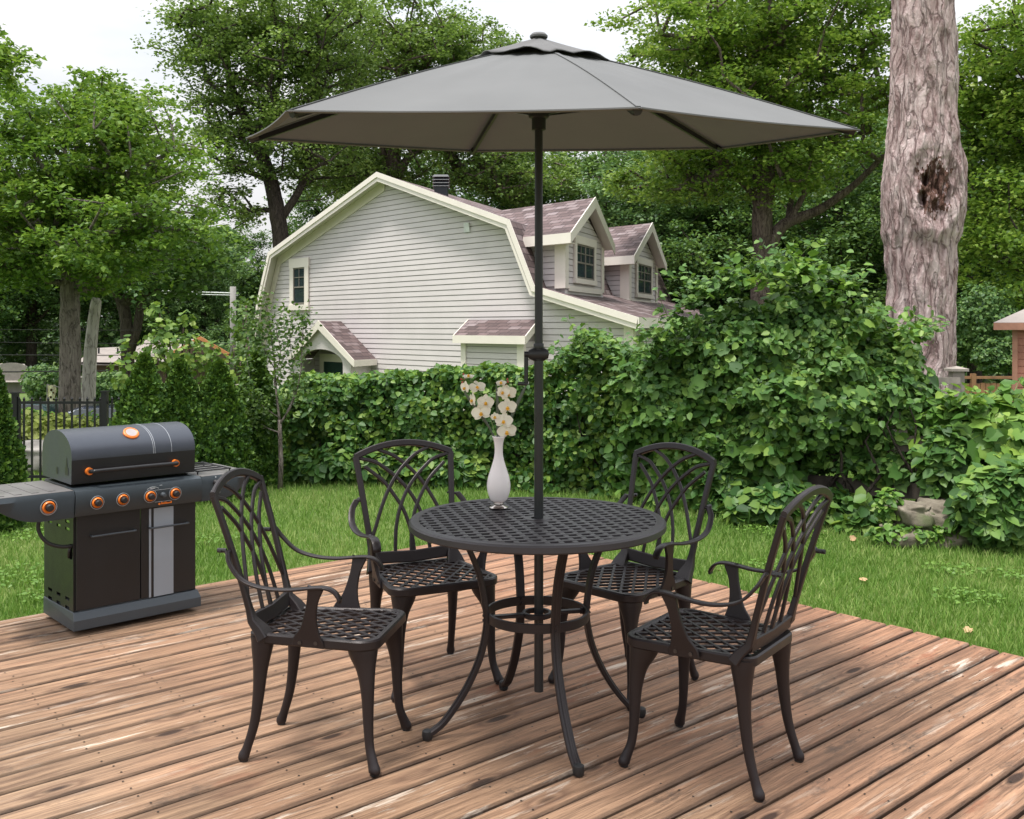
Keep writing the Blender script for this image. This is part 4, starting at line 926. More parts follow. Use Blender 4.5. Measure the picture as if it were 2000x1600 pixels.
for e, s in ((pA+aw, 1), (pA-aw, -1)):
    e2 = pA+(aw+.35)*s; gwp.hexa([Hh(e, -pd, EZ), Hh(e2, -pd, EZ), Hh(e2, -pd+.15, EZ), Hh(e, -pd+.15, EZ), Hh(e, -pd, pz+.18), Hh(e2, -pd, pz-.05), Hh(e2, -pd+.15, pz-.05), Hh(e, -pd+.15, pz+.18)])
    gwp.hexa([Hh(e2-.05*s, -pd+.15, EZ), Hh(e2, -pd+.15, EZ), Hh(e2, -.03, EZ), Hh(e2-.05*s, -.03, EZ), Hh(e2-.05*s, -pd+.15, pz-.06), Hh(e2, -pd+.15, pz-.06), Hh(e2, -.03, pz-.06), Hh(e2-.05*s, -.03, pz-.06)])
gwp.build('porch_wall', M['siding'], pc)
dR, _q = fit(673, 710, -.05); dL, dz_ = fit(634, 706, -.05); dr = MB()
dr.prism([Hh(dR, -.05, EZ), Hh(dL, -.05, EZ), Hh(dL, -.05, dz_), Hh(dR, -.05, dz_)], Sd*-.03); dr.build('door', M['door'], pc)
f_ = MB(); 
for x0_, x1_, z0_, z1_ in ((dL, dL+.2, EZ, dz_+.2), (dR-.2, dR, EZ, dz_+.2), (dR, dL, dz_, dz_+.2)): f_.prism([Hh(x0_, -.05, z0_), Hh(x1_, -.05, z0_), Hh(x1_, -.05, z1_), Hh(x0_, -.05, z1_)], Sd*-.055)
f_.build('door_frame', M['trim'], pc)
# ------------------------------------------------------------ trees
def N3(p, s=1.0): return noise.noise(Vector(p)*s)
def tree(name, label, cat, base, trunk, blobs, nclump, nleaf, lsize, csize, leaf, bark, r0, group=None, flat=.45, tmpl=T4, seed=1, twig=.012, loose=1.0, limbs=()):
    """trunk: list of (point, radius) world; blobs: (centre, (rx,ry,rz), weight)"""
    global RNG
    RNG = np.random.default_rng(seed); rs = np.random.default_rng(seed+100)
    t_ = thing(name, label, cat, base, 0, group); b0 = Vector(base)
    tk = MB(); sp = spline([(*p, r) for p, r in trunk], 6)
    pts = [Vector(p[:3])-b0 for p in sp]; rad = [p[3] for p in sp]
    # lumpy trunk
    n = 14; vs = []; ref = None
    for i, p in enumerate(pts):
        a = pts[max(i-1, 0)]; b = pts[min(i+1, len(pts)-1)]; tg = (b-a).normalized()
        if ref is None: ref = tg.orthogonal().normalized()
        ref = (ref-tg*ref.dot(tg)).normalized(); q = tg.cross(ref)
        for k in range(n):
            an = 2*math.pi*k/n; dirv = ref*math.cos(an)+q*math.sin(an); rr = rad[i]*(1+.14*N3(p+dirv*rad[i]*2+b0, 1.3/max(rad[i]*3, .2)))
            vs.append(p+dirv*rr)
    tk.add(vs, [(i*n+k, i*n+(k+1) % n, (i+1)*n+(k+1) % n, (i+1)*n+k) for i in range(len(pts)-1) for k in range(n)])
    # clump centres
    wts = np.array([b[2] for b in blobs], float); wts /= wts.sum(); cs = []
    while len(cs) < nclump:
        i = rs.choice(len(blobs), p=wts); c, r_, _ = blobs[i]; d = rs.normal(size=3); d /= np.linalg.norm(d); q = rs.random()**.42*(1+.45*rs.random()**5)
        p = np.array(c)+d*q*np.array(r_)
        if p[2] > GZ+.5: cs.append(p-np.array(b0))
    cs = np.array(cs); nodes = [np.array(p) for p in pts[len(pts)//3:]]
    for lm in limbs:
        l3 = spline([(*(Vector(p)-b0), r) for p, r in lm], 5); tk.tube([p[:3] for p in l3], [p[3] for p in l3], 10, False); nodes += [p[:3] for p in l3[3:]]
    par = [-1]*len(nodes); k0 = len(nodes)
    order = np.argsort(np.min(np.linalg.norm(cs[:, None]-np.array(nodes)[None], axis=2), axis=1)); tips = []
    for ci in order:
        c = cs[ci]; NA = np.array(nodes); dv_ = c-NA; dist = np.linalg.norm(dv_, axis=1); cost = dist+np.maximum(0, -dv_[:, 2])*1.2
        j = int(np.argmin(cost)); m = max(1, int(dist[j]/(csize*.9))); prev = j; s_ = NA[j]
        for k in range(1, m+1):
            f_ = k/m; q = s_+(c-s_)*f_+rs.normal(size=3)*dist[j]*.05*(f_ < 1); q[2] += math.sin(f_*math.pi)*dist[j]*.06; nodes.append(q); par.append(prev); prev = len(nodes)-1
        tips.append(prev)
    cnt = np.zeros(len(nodes))
    for i in range(len(nodes)-1, k0-1, -1):
        cnt[i] += 1
        if par[i] >= 0: cnt[par[i]] += cnt[i]
    for i in range(k0, len(nodes)):
        p_ = par[i]; ra = twig*cnt[i]**.5; rb = twig*(cnt[p_] if p_ >= k0 else cnt[i]*1.2)**.5; rb = min(rb, ra*1.6)
        a, b = Vector(nodes[p_]), Vector(nodes[i]); tk.tube([a, b], [rb, ra], 5 if cnt[i] < 6 else 8, False)
    tk.build('trunk', bark, t_, True)
    # leaves
    cl = rs.choice(nclump, size=nleaf); sz = csize*(.6+.8*rs.random(nclump))
    g = rs.normal(size=(nleaf, 3)); g /= np.maximum(np.linalg.norm(g, axis=1, keepdims=True), 1e-6); g *= (rs.random((nleaf, 1))**.5)*loose
    g[:, 2] *= flat; lp = cs[cl]+g*sz[cl][:, None]
    tilt = rs.normal(size=(nclump, 2))*.25; lp[:, 2] += g[:, 0]*sz[cl]*tilt[cl, 0]+g[:, 1]*sz[cl]*tilt[cl, 1]-.12*sz[cl]*(g[:, 0]**2+g[:, 1]**2)
    leaf_mesh('crown', lp, lsize*(.7+.6*rs.random(nleaf)), (0, 0, 1), .55, leaf, t_, tmpl)
    return t_
def blob(x, y, d, rx, ry, rd, w=1.0):   # ellipse in pixels at depth d, depth radius rd metres
    return (tuple(P(x, y, d)), (rx/F*d, rd, ry/F*d), w)
def tp(x, y, d, wpx): return (tuple(P(x, y, d)), wpx/2/F*d)
def gb(x, d): return ((x-CX)/F*d, d, GZ)
# T1 left maple
d = 17.0
tree('maple_tree', 'broad green maple with a thick grey trunk at left, beyond the iron fence', 'tree', gb(135, d),
     [(gb(133, d), 42/2/F*d), tp(136, 790, d, 40), tp(137, 640, d, 38), tp(138, 540, d, 34), tp(146, 450, d, 30), tp(150, 350, d, 26), tp(160, 250, d, 14), tp(170, 190, d, 6)],
     [blob(90, 330, d, 130, 100, 2.2, 3), blob(250, 300, d, 130, 110, 2.2, 3.2), blob(120, 480, d, 150, 80, 2.2, 2.6), blob(280, 460, d-1, 120, 90, 1.8, 2.0), blob(20, 430, d-1, 90, 130, 1.8, 1.6), blob(235, 200, d, 100, 60, 1.5, 1.3), blob(-90, 380, d, 120, 160, 2, 1.2), blob(90, 230, d, 70, 50, 1.4, .7)],
     430, 62000, .085, .46, M['lf_maple'], M['bark_grey'], .1, seed=11, flat=.32,
     limbs=[[tp(150, 370, d, 14), tp(190, 350, d-.5, 11), tp(260, 335, d-.6, 9), tp(330, 300, d-.5, 7), tp(380, 290, d-.5, 4)], [tp(140, 480, d, 12), tp(90, 440, d-.5, 8), tp(30, 420, d-.5, 5)], [tp(150, 340, d, 14), tp(100, 290, d, 9), tp(20, 270, d, 5)]])
# T4 tall tree left of the house roof
d = 33.0
tree('ash_tree', 'tall airy tree with a dark leaning trunk behind the house left roof slope', 'tree', gb(560, d),
     [(gb(560, d), .42), tp(555, 560, d, 36), tp(545, 440, d, 32), tp(530, 360, d, 28), tp(500, 270, d, 22), tp(460, 190, d, 15), tp(440, 100, d, 10), tp(445, 20, d, 5)],
     [blob(470, 60, d, 140, 110, 3, 2.6), blob(560, 150, d, 150, 120, 3, 2.6), blob(440, 250, d, 90, 110, 2.5, 1.7), blob(620, 40, d, 130, 100, 3, 2.0), blob(600, 290, d, 110, 90, 3, 1.6), blob(400, 70, d, 80, 70, 2, .9), blob(450, 400, d, 70, 60, 2, .55)],
     640, 58000, .12, .58, M['lf_tall'], M['bark_dark'], .1, seed=21, flat=.5, twig=.018, loose=1.1,
     limbs=[[tp(540, 440, d, 18), tp(590, 360, d, 14), tp(620, 250, d, 10), tp(640, 120, d, 6)], [tp(525, 350, d, 14), tp(470, 330, d, 9), tp(400, 300, d, 5)], [tp(500, 270, d, 14), tp(540, 180, d, 10), tp(560, 60, d, 6)]])
# T5 behind the house ridge
d = 38.0
tree('oak_tree', 'large green tree with a forked pinkish trunk rising behind the house ridge', 'tree', gb(770, d),
     [(gb(772, d), .5), tp(770, 420, d, 36), tp(768, 330, d, 32), tp(775, 240, d, 24), tp(790, 150, d, 15), tp(790, 60, d, 6)],
     [blob(760, 80, d, 150, 110, 3.5, 2.6), blob(880, 130, d, 130, 90, 3, 2.2), blob(700, 200, d, 120, 100, 3.5, 2), blob(900, 290, d, 130, 70, 3, 2), blob(680, 330, d, 110, 60, 3, 1.5), blob(930, 110, d, 70, 70, 2, .6), blob(1010, 350, d, 110, 60, 3, 1.4)],
     640, 62000, .14, .66, M['lf_tall'], M['bark_brown'], .1, seed=31, flat=.45, twig=.02,
     limbs=[[tp(770, 350, d, 22), tp(750, 310, d, 16), tp(745, 260, d, 10), tp(720, 180, d, 7)], [tp(775, 345, d, 20), tp(800, 305, d, 14), tp(830, 290, d, 9), tp(900, 240, d, 6)]])
# T6 right centre
d = 22.0
tree('sugar_maple', 'bright green maple with a brown trunk and rising side limb right of the dormers', 'tree', gb(1488, d),
     [(gb(1486, d), .30), tp(1487, 560, d, 40), tp(1489, 440, d, 38), tp(1492, 340, d, 44), tp(1497, 250, d, 32), tp(1505, 140, d, 24), tp(1500, 30, d, 18), tp(1505, -120, d, 9)],
     [blob(1330, 110, d, 140, 110, 2.5, 2.4), blob(1500, 90, d, 150, 110, 2.5, 2.8), blob(1620, 180, d, 120, 130, 2.5, 2.2), blob(1400, 230, d-1, 150, 80, 2.2, 2.0), blob(1560, 330, d, 150, 60, 2.2, 1.2), blob(1300, 360, d+1, 110, 60, 2, 1.1), blob(1480, -60, d, 220, 90, 3, 1.6), blob(1660, 40, d, 110, 110, 2.5, 1.4)],
     520, 78000, .10, .54, M['lf_right'], M['bark_brown'], .1, seed=41, flat=.35, twig=.017,
     limbs=[[tp(1492, 500, d, 34), tp(1530, 440, d, 24), tp(1600, 410, d, 18), tp(1670, 360, d-.5, 13), tp(1730, 300, d-1, 9)], [tp(1505, 480, d, 16), tp(1560, 400, d, 12), tp(1590, 330, d, 9), tp(1640, 270, d, 6)], [tp(1488, 400, d, 14), tp(1440, 350, d, 10), tp(1390, 330, d, 7)], [tp(1540, 430, d, 14), tp(1550, 380, d+.5, 11), tp(1600, 300, d+.5, 8), tp(1700, 200, d+.5, 5)], [tp(1497, 320, d, 20), tp(1450, 240, d, 13), tp(1410, 120, d, 8)]])
# right edge tree
d = 19.0
tree('elm_tree', 'leafy green tree at the right edge behind the scarred trunk', 'tree', gb(2110, d),
     [(gb(2110, d), .22), tp(2090, 560, d, 30), tp(2070, 420, d, 26), tp(2040, 250, d, 20), tp(2000, 120, d, 12), tp(1980, 0, d, 6)],
     [blob(1960, 110, d, 110, 120, 2, 2), blob(1980, 330, d, 120, 130, 2, 2.4), blob(2090, 200, d, 110, 160, 2, 1.5), blob(1900, 200, d+1, 60, 120, 1.5, 1.0), blob(1960, 500, d, 110, 90, 1.8, 1.3)],
     270, 40000, .095, .55, M['lf_right'], M['bark_dark'], .1, seed=51, flat=.35)
# dark V-trunk tree
d = 24.0
vt_ = tree('forked_tree', 'dark forked tree standing in front of the grey bungalow roof', 'tree', gb(248, d),
     [(gb(250, d), .22), tp(250, 730, d, 26), tp(247, 640, d, 24), tp(238, 590, d, 22), tp(215, 540, d, 16), tp(205, 480, d, 8)],
     [blob(210, 500, d, 90, 50, 1.5, 2), blob(300, 520, d, 90, 60, 1.5, 2), blob(370, 480, d, 80, 60, 1.5, 1.4)],
     90, 13000, .14, .7, M['lf_dark'], M['bark_dark'], .1, seed=61, twig=.022)
lb = MB(); q0 = Vector(gb(248, d)); lb.tube([P(252, 690, d)-q0, P(268, 640, d)-q0, P(276, 590, d)-q0, P(290, 540, d)-q0], [.13, .11, .10, .06], 10); lb.build('limb', M['bark_dark'], vt_, True)
# pale dead trunk
d = 18.0
dt = thing('dead_trunk', 'pale bare dead trunk leaning slightly, right of the grey maple trunk', 'tree', gb(170, d)); q0 = Vector(gb(170, d))
lb = MB(); sp = spline([tuple(Vector(gb(171, d))-q0)+(.13,), tuple(P(172, 790, d)-q0)+(.125,), tuple(P(176, 700, d)-q0)+(.115,), tuple(P(181, 640, d)-q0)+(.10,), tuple(P(188, 590, d)-q0)+(.09,), tuple(P(190, 582, d)-q0)+(.05,)], 6)
lb.tube([p[:3] for p in sp], [p[3] for p in sp], 14); lb.build('trunk', M['bark_pale'], dt, True)
# overhanging branch tip at far left
d = 12.0
tree('overhanging_tree', 'branch tips of a tree reaching in at the top left edge', 'tree', gb(-330, d),
     [(gb(-330, d), .2), tp(-330, 500, d, 30), tp(-280, 250, d, 20), tp(-180, 150, d, 8), tp(-90, 120, d, 4)],
     [blob(-40, 115, d, 62, 45, .5, 1.2), blob(-200, 80, d, 160, 150, 1.2, 2)], 70, 7000, .085, .32, M['lf_maple'], M['bark_dark'], .1, seed=71)
# wood behind: copies of a few generic trees
wood = []
for s_ in (1, 2, 3):
    wood.append(tree('forest_tree', 'tall tree in the dense wood behind the houses', 'tree', (0, 0, GZ),
        [((0, 0, GZ), .22), ((.1, 0, 2.5), .18), ((-.1, .1, 5), .13), ((.1, 0, 7.5), .07), ((0, 0, 9), .03)],
        [((0, 0, 6.8), (2.4, 2.4, 2.4), 2.6), ((.9*(-1)**s_, 0, 4.2), (2.6, 2.4, 1.9), 2.6), ((-.9*(-1)**s_, .5, 2.4), (2.4, 2, 1.5), 1.6)],
        210, 27000, .150, .66, M['lf_far_haze'] if s_ == 2 else M['lf_dark'], M['bark_dark'], .1, 'trees in the wood behind the houses', seed=80+s_, flat=.5, twig=.016))
rs = random.Random(5); spots_w = []
for (x, d, s) in ((-60, 34, .8), (60, 37, .85), (180, 38, .7), (300, 40, .72), (400, 40, .62), (470, 46, .7), (620, 46, .85), (980, 44, 1.08), (1090, 42, 1.02), (1180, 40, 1.05), (1260, 34, .88), (1330, 44, 1.2), (1400, 33, .86), (1560, 34, .98), (1640, 30, .85), (1700, 38, 1.15), (1800, 34, 1.05), (1905, 26, .80), (1985, 25, .78), (2080, 28, .95), (1440, 40, 1.3), (-150, 36, 1.0), (880, 48, 1.2), (730, 48, 1.15), (-420, 33, .95), (-650, 36, 1.1), (2350, 30, 1.0)):
    spots_w.append((x, d, s))
for i, (x, d, s) in enumerate(spots_w):
    o = wood[i] if i < 3 else copytree(wood[i % 3])
    o.location = gb(x, d); o.rotation_euler = (0, 0, rs.uniform(0, 6.28)); o.scale = (s*rs.uniform(.95, 1.15), s, s*rs.uniform(.95, 1.08))
# far wood as one mass, low
RNG = np.random.default_rng(99); n = 90000
xx = RNG.uniform(-70, 72, n); yy = 50+RNG.uniform(0, 5, n)+np.abs(xx)*.05
top_ = np.array([5.2+2.2*N3((x*.18, 3, 0))+1.2*N3((x*.6, 9, 0)) for x in xx]); zz = GZ+(top_-GZ)*RNG.random(n)**.8
leaf_o = leaf_mesh('distant_wood', np.stack([xx, yy, zz], 1), .42*(.7+.6*RNG.random(n)), (0, -.9, .8), .6, M['lf_far_haze']); tag(leaf_o, 'far-off dark wood closing the view behind the houses', 'wood', kind='stuff')
# undergrowth shadowing the wood floor
n = 26000; xx = RNG.uniform(-30, 30, n); yy = np.where(xx < 0, 37, 29)+RNG.uniform(0, 5, n); zz = GZ+RNG.random(n)**.7*(1.3+.9*np.array([N3((x*.35, 1, 5)) for x in xx]))
m_ = ~((xx > -8.5) & (xx < 9)); 
leaf_o = leaf_mesh('undergrowth', np.stack([xx, yy, zz], 1)[m_], .24*(.7+.6*RNG.random(m_.sum())), (0, -.5, 1), .7, M['lf_dark']); tag(leaf_o, 'low dark undergrowth at the foot of the wood', 'undergrowth', kind='stuff')
# big scarred trunk
d = 10.6; b0 = Vector(gb(1800, d)); bt = thing('old_tree', 'massive pinkish scarred tree trunk with a rotten hollow, right of the vine', 'tree', b0)
edges = [(-260, 1752, 1852), (-100, 1748, 1856), (0, 1744, 1860), (150, 1742, 1866), (220, 1739, 1867), (280, 1733, 1872), (330, 1728, 1880), (400, 1724, 1881), (450, 1726, 1876), (490, 1731, 1867), (560, 1734, 1863), (700, 1735, 1863), (790, 1728, 1868), (960, 1715, 1885)]
def edg(y):
    for (y0, l0, r0_), (y1, l1, r1) in zip(edges, edges[1:]):
        if y <= y1: f_ = (y-y0)/(y1-y0); f_ = f_*f_*(3-2*f_); return l0+(l1-l0)*f_, r0_+(r1-r0_)*f_
    return edges[-1][1:]
tk = MB(); NZ, NA_ = 620, 340; vs = []; hol = []
for i in range(NZ+1):
    y = -260+1230*i/NZ; l, r_ = edg(y); cx = (l+r_)/2; rad = (r_-l)/2/F*d; c = P(cx, y, d)-b0
    for k in range(NA_):
        an = 2*math.pi*k/NA_; dv = Vector((math.sin(an), -math.cos(an), 0))
        w_ = Vector((math.sin(an)*rad*6+N3((an, c.z*1.5, 0), 1)*.5, math.cos(an)*rad*6, c.z*1.5))
        rid = 1-abs(noise.noise(w_*1.35))*2.2; rid2 = 1-abs(noise.noise(Vector((w_.x*2.4, w_.y*2.4, w_.z*2.2+7))))*2
        pl_ = noise.noise(Vector((w_.x*3, w_.y*3, w_.z*5)))
        fk = noise.noise(Vector((w_.x*1.9+5, w_.y*1.9, w_.z*1.7)))*5; fk = (math.floor(fk)+min(1, (fk-math.floor(fk))*5))/5
        rr = rad*(.935+.040*rid+.030*rid2+.016*pl_+.055*fk)
        # hollow, facing the camera
        hx = (cx+math.sin(an)*(r_-l)/2-1796)/38; hy = (y-372)/62
        if math.cos(an) > .1:
            q = hx*hx+hy*hy
            if q < 1.8: rr -= rad*.17*max(0, 1-q/1.8)**1.2*(1+1.3*noise.noise(Vector((an*11, c.z*9, 1)))); rr += rad*.05*noise.noise(Vector((an*26, c.z*22, 4)))*max(0, 1-q/1.8)
            if 1.0 < q < 3.0: rr += rad*.035*math.sin(math.pi*(q-1.0)/2.0)*(1+1.2*noise.noise(Vector((an*7, c.z*5, 9))))
            for (ox, oy, orx, ory) in ((1778, 360, 9, 12), (1772, 395, 9, 14)):
                q2 = ((cx+math.sin(an)*(r_-l)/2-ox)/orx)**2+((y-oy)/ory)**2
                if q2 < 1: rr -= rad*.35*(1-q2)**.5
        vs.append(c+dv*rr)
tk.v = [tuple(v) for v in vs]
for i in range(NZ):
    y = -260+1230*i/NZ; l, r_ = edg(y)
    for k in range(NA_):
        an = 2*math.pi*(k+.5)/NA_; hx = ((l+r_)/2+math.sin(an)*(r_-l)/2-1796)/38; hy = (y-372)/62
        tk.f.append((i*NA_+k, (i+1)*NA_+k, (i+1)*NA_+(k+1) % NA_, i*NA_+(k+1) % NA_)); tk.m.append(1 if (math.cos(an) > .1 and hx*hx+hy*hy+.95*noise.noise(Vector((an*9, y*.045, 0)))+.6*noise.noise(Vector((an*30, y*.13, 0))) < .62) else 0)
tk.build('trunk', [M['bark_pink'], M['rot']], bt, True)
# sapling
d = 10.5; b0 = Vector(gb(547, d)); sp_ = thing('sapling', 'young slender tree on the lawn in front of the hedge, left of the house', 'tree', b0)
sk = MB()
def q3(x, y, dd=0): return P(x, y, d+dd)-b0
sk.tube([Vector((0, 0, 0)), q3(549, 900), q3(547, 850), q3(546, 820)], [.028, .024, .021, .020], 10)
brs = []
for pts, r_ in (([(546, 820, 0), (540, 770, 0), (535, 700, .1), (525, 620, .1), (515, 575, .1)], .015), ([(546, 830, 0), (570, 790, -.1), (585, 740, -.2), (590, 680, -.2), (592, 640, -.2), (594, 610, -.2)], .011),
               ([(545, 845, 0), (520, 835, .1), (505, 820, .15), (495, 790, .2), (488, 740, .2), (480, 690, .2)], .010), ([(541, 775, 0), (536, 740, 0), (548, 690, -.2), (540, 640, -.2), (556, 600, -.2)], .008),
               ([(544, 815, 0), (515, 795, 0), (495, 775, 0), (478, 755, .0)], .007), ([(560, 805, 0), (574, 770, .1), (572, 720, .1), (566, 660, .1), (570, 620, .1)], .007), ([(536, 720, .05), (515, 680, .1), (500, 630, .1), (496, 590, .1)], .007), ([(520, 835, .1), (500, 840, .1), (488, 826, .1), (480, 815, .1)], .006)):
    s3 = spline([tuple(q3(*p)) for p in pts], 6); sk.tube(s3, [r_*(1-.75*i/len(s3)) for i in range(len(s3))], 6); brs.append(s3)
sk.build('trunk', M['bark_grey'], sp_, True)
RNG = np.random.default_rng(3); lp = []
for s3 in brs:
    n = len(s3)
    for k in range(230):
        f_ = .25+.75*RNG.random(); p = np.array(s3[min(n-1, int(f_*n))]); lp.append(p+RNG.normal(size=3)*.055)
leaf_mesh('crown', np.array(lp), .045*(.7+.6*RNG.random(len(lp))), (0, -.3, 1), .8, M['lf_sapling'], sp_, T6)
# ------------------------------------------------------------ cedars (arborvitae)
def cedar(base, h, r, seed, label, n=24000):
    global RNG
    RNG = np.random.default_rng(seed); t_ = thing('cedar', label, 'cedar', base, 0, 'clipped cedars beside the iron fence')
    z = RNG.random(n)**.85; an = RNG.random(n)*2*np.pi
    prof = np.minimum(1, (1-z)*1.7)**.85*(1+.05*np.sin(z*40))
    lump = np.array([1+.32*N3((math.cos(a)*1.8+seed, math.sin(a)*1.8, q*h*2.6), 1.0)+.16*N3((math.cos(a)*5+seed, math.sin(a)*5, q*h*7), 1.0) for a, q in zip(an, z)])
    rr = r*prof*lump*(1-.35*RNG.random(n)**2.5)
    pts = np.stack([np.cos(an)*rr, np.sin(an)*rr, z*h], 1); upv = np.stack([np.cos(an)*.8, np.sin(an)*.8, np.full(n, .25)], 1)
    td = np.stack([np.cos(an)*.5, np.sin(an)*.5, np.full(n, 1.0)], 1)
    leaf_mesh('foliage', pts, .060*(.6+.7*RNG.random(n)), upv, .75, M['lf_cedar'], t_, TSPRAY, 0, td, .5)
    k = MB(); k.tube([(0, 0, 0), (0, 0, h*.4), (0, 0, h*.8)], [.05, .04, .015], 8); k.lathe([(r*.6, .05), (r*.62, h*.4), (r*.3, h*.72), (0, h*.9)], 12) if False else None
    k.build('trunk', M['bark_dark'], t_, True)
for i, (x, ytop, d, rpx, lb_) in enumerate(((283, 712, 9.6, 62, 'dark green cedar with a pointed top beside the iron fence post'), (352, 722, 9.9, 58, 'dark green cedar second from the iron fence'), (427, 724, 10.1, 62, 'dark green cedar third from the iron fence, left of the sapling'), (500, 708, 10.9, 52, 'shaded cedar right behind the slender sapling'), (-12, 742, 8.4, 46, 'cedar cut off by the left edge of the photo, left of the iron fence'))):
    zt_ = H-(ytop-HY)/F*d; cedar(gb(x, d), zt_-GZ+.06, rpx/F*d, 200+i, lb_)
# ------------------------------------------------------------ hedge on the slat fence
path = [(-3.2, 11.75), (-1.6, 11.35), (0, 10.85), (1.1, 10.3), (1.95, 9.55), (3.0, 8.65), (4.4, 8.15), (6.2, 7.9)]
def along(s):   # s in metres from the start
    for (x0, y0), (x1, y1) in zip(path, path[1:]):
        l = math.hypot(x1-x0, y1-y0)
        if s <= l: f_ = s/l; return Vector((x0+(x1-x0)*f_, y0+(y1-y0)*f_, 0)), Vector(((x1-x0)/l, (y1-y0)/l, 0))
        s -= l
    return Vector((*path[-1], 0)), Vector((1, 0, 0))
plen = sum(math.hypot(b[0]-a[0], b[1]-a[1]) for a, b in zip(path, path[1:]))
fe = thing('slat_fence', 'weathered horizontal-board fence buried in the hedge and vines', 'fence', (*path[0], GZ)); fb0 = Vector((*path[0], GZ))
bd_ = MB(); ftop = 1.22
segs = int(plen/1.45)
for i in range(segs):
    p, _ = along(i*plen/segs); q, _ = along((i+1)*plen/segs); t_ = (q-p).normalized(); n_ = Vector((t_.y, -t_.x, 0))
    for k in range(4 if p.x > 2.9 else 5 if p.x < .3 else 6):
        z = .06+k*.20
        bd_.sweep([p-fb0+Vector((0, 0, GZ+z+.07)), q-fb0+Vector((0, 0, GZ+z+.07))], .022, .135, (0, 0, 1))
bd_.build('fence_board', M['fencedark'], fe)
for i in range(segs+1):
    p, _ = along(i*plen/segs+.001)
    ftop = .80 if p.x > 2.9 else 1.0 if p.x < .3 else 1.22
    po_ = MB(); po_.box((-.045, -.045+.06, 0), (.045, .045+.06, ftop+.02)); po_.box((-.06, .0, ftop+.02), (.06, .12, ftop+.05)); po_.v = [(x+p.x-fb0.x, y+p.y-fb0.y, z) for x, y, z in po_.v]; po_.build('fence_post', M['fencegrey'], fe)
# visible pale corner section by the big tree
d = 9.7; sc_ = thing('corner_fence', 'short pale grey two-board fence ending in a capped post below the big tree', 'fence', gb(1868, d)); b0 = Vector(gb(1868, d))
q = MB(); pz_ = H-(725-HY)/F*d-GZ; q.box((-.055, -.055, 0), (.055, .055, pz_)); po_o = q.build('fence_post', M['fencegrey'], sc_)
q = MB(); q.add([(sx*.085, sy*.085, pz_) for sx, sy in ((-1, -1), (1, -1), (1, 1), (-1, 1))]+[(sx*.085, sy*.085, pz_+.025) for sx, sy in ((-1, -1), (1, -1), (1, 1), (-1, 1))]+[(0, 0, pz_+.05)], [(0, 3, 2, 1), (0, 1, 5, 4), (1, 2, 6, 5), (2, 3, 7, 6), (3, 0, 4, 7), (4, 5, 8), (5, 6, 8), (6, 7, 8), (7, 4, 8)]); q.build('post_cap', M['fencegrey'], po_o)
q = MB()
for yc in (743, 767, 800, 830): zc2 = H-(yc-HY)/F*d-GZ; q.box((-1.6, -.085, zc2-.033), (-.0, -.06, zc2+.033))
q.build('fence_board', M['fencegrey'], sc_)
def hedge_top(x): # visible top height (m above GZ) along x world
    return None
def surf_leaves(path_s0, path_s1, hfun, thick, n, seed, amp=.14):
    rs = np.random.default_rng(seed); P_ = []; U_ = []
    ss = rs.uniform(path_s0, path_s1, n); vv2 = rs.random(n); dep = rs.random(n)**1.3*1.5
    for s, v, dp in zip(ss, vv2, dep):
        p, t_ = along(s); nx = Vector((t_.y, -t_.x, 0)); h = hfun(s)
        if nx.y > 0: nx = -nx
        if v < .74: z = h*(v/.74); o = thick*(1-.25*(v/.74)**3); up = (nx.x, nx.y, .35)
        else: f_ = (v-.74)/.26; z = h*(1+.02*math.sin(f_*3.1)); o = thick*(.75-1.6*f_); up = (nx.x*.3, nx.y*.3, 1)
        nn_ = N3((p.x*2.2, p.y*2.2, z*2.6+seed))+.6*N3((p.x*5, p.y*5, z*6+seed))
        o += amp*nn_-dp*.22; z = z+(.10*N3((p.x*3.1, 2, seed))+.06*N3((p.x*9, 2, seed)))*(z/h)+.03
        P_.append((p.x+nx.x*o, p.y+nx.y*o, GZ+max(.02, z))); U_.append(up)
    return np.array(P_), np.array(U_)
def hf(s):
    p, _ = along(s); x = p.x; px = CX+F*x/p.y
    ctrl = [(560, 750), (700, 750), (800, 740), (880, 738), (960, 730), (1040, 740), (1100, 704), (1150, 672), (1200, 692), (1260, 700)]
    y = np.interp(px, [c[0] for c in ctrl], [c[1] for c in ctrl]); return H-(y-HY)/F*p.y-GZ
RNG = np.random.default_rng(301)
hp_, hu_ = surf_leaves(.6, 5.0, hf, .30, 26000, 5, .26)
hg = thing('hedge', 'long leafy green hedge covering the fence below the house', 'hedge', (0, 10.9, GZ)); off = np.array((0, 10.9, GZ))
leaf_mesh('foliage', hp_-off, .070*(.65+.7*RNG.random(len(hp_))), hu_, .7, M['lf_hedge'], hg, T6, -.35)
# light green growth on the top of the hedge
m_ = hp_[:, 2] > GZ+1.0; tp_ = hp_[m_][:1400]; leaf_mesh('new_growth', tp_-off+np.array((0, 0, .03)), .07*(.7+.6*RNG.random(len(tp_))), (0, -.3, 1), .6, M['lf_young'], hg, T6, -.2)
hk = MB()
for k in range(26):
    p, _ = along(.7+k*.17); x = p.x; y = p.y-.05; pts = [(x, y, GZ)]
    for j in range(1, 6): x += random.uniform(-.08, .08); y += random.uniform(-.05, .03); pts.append((x, y, GZ+j*.2))
    hk.tube([Vector(q)-Vector(off) for q in pts], [.014-.002*j for j in range(6)], 5)
hk.build('stem', M['bark_dark'], hg, True)
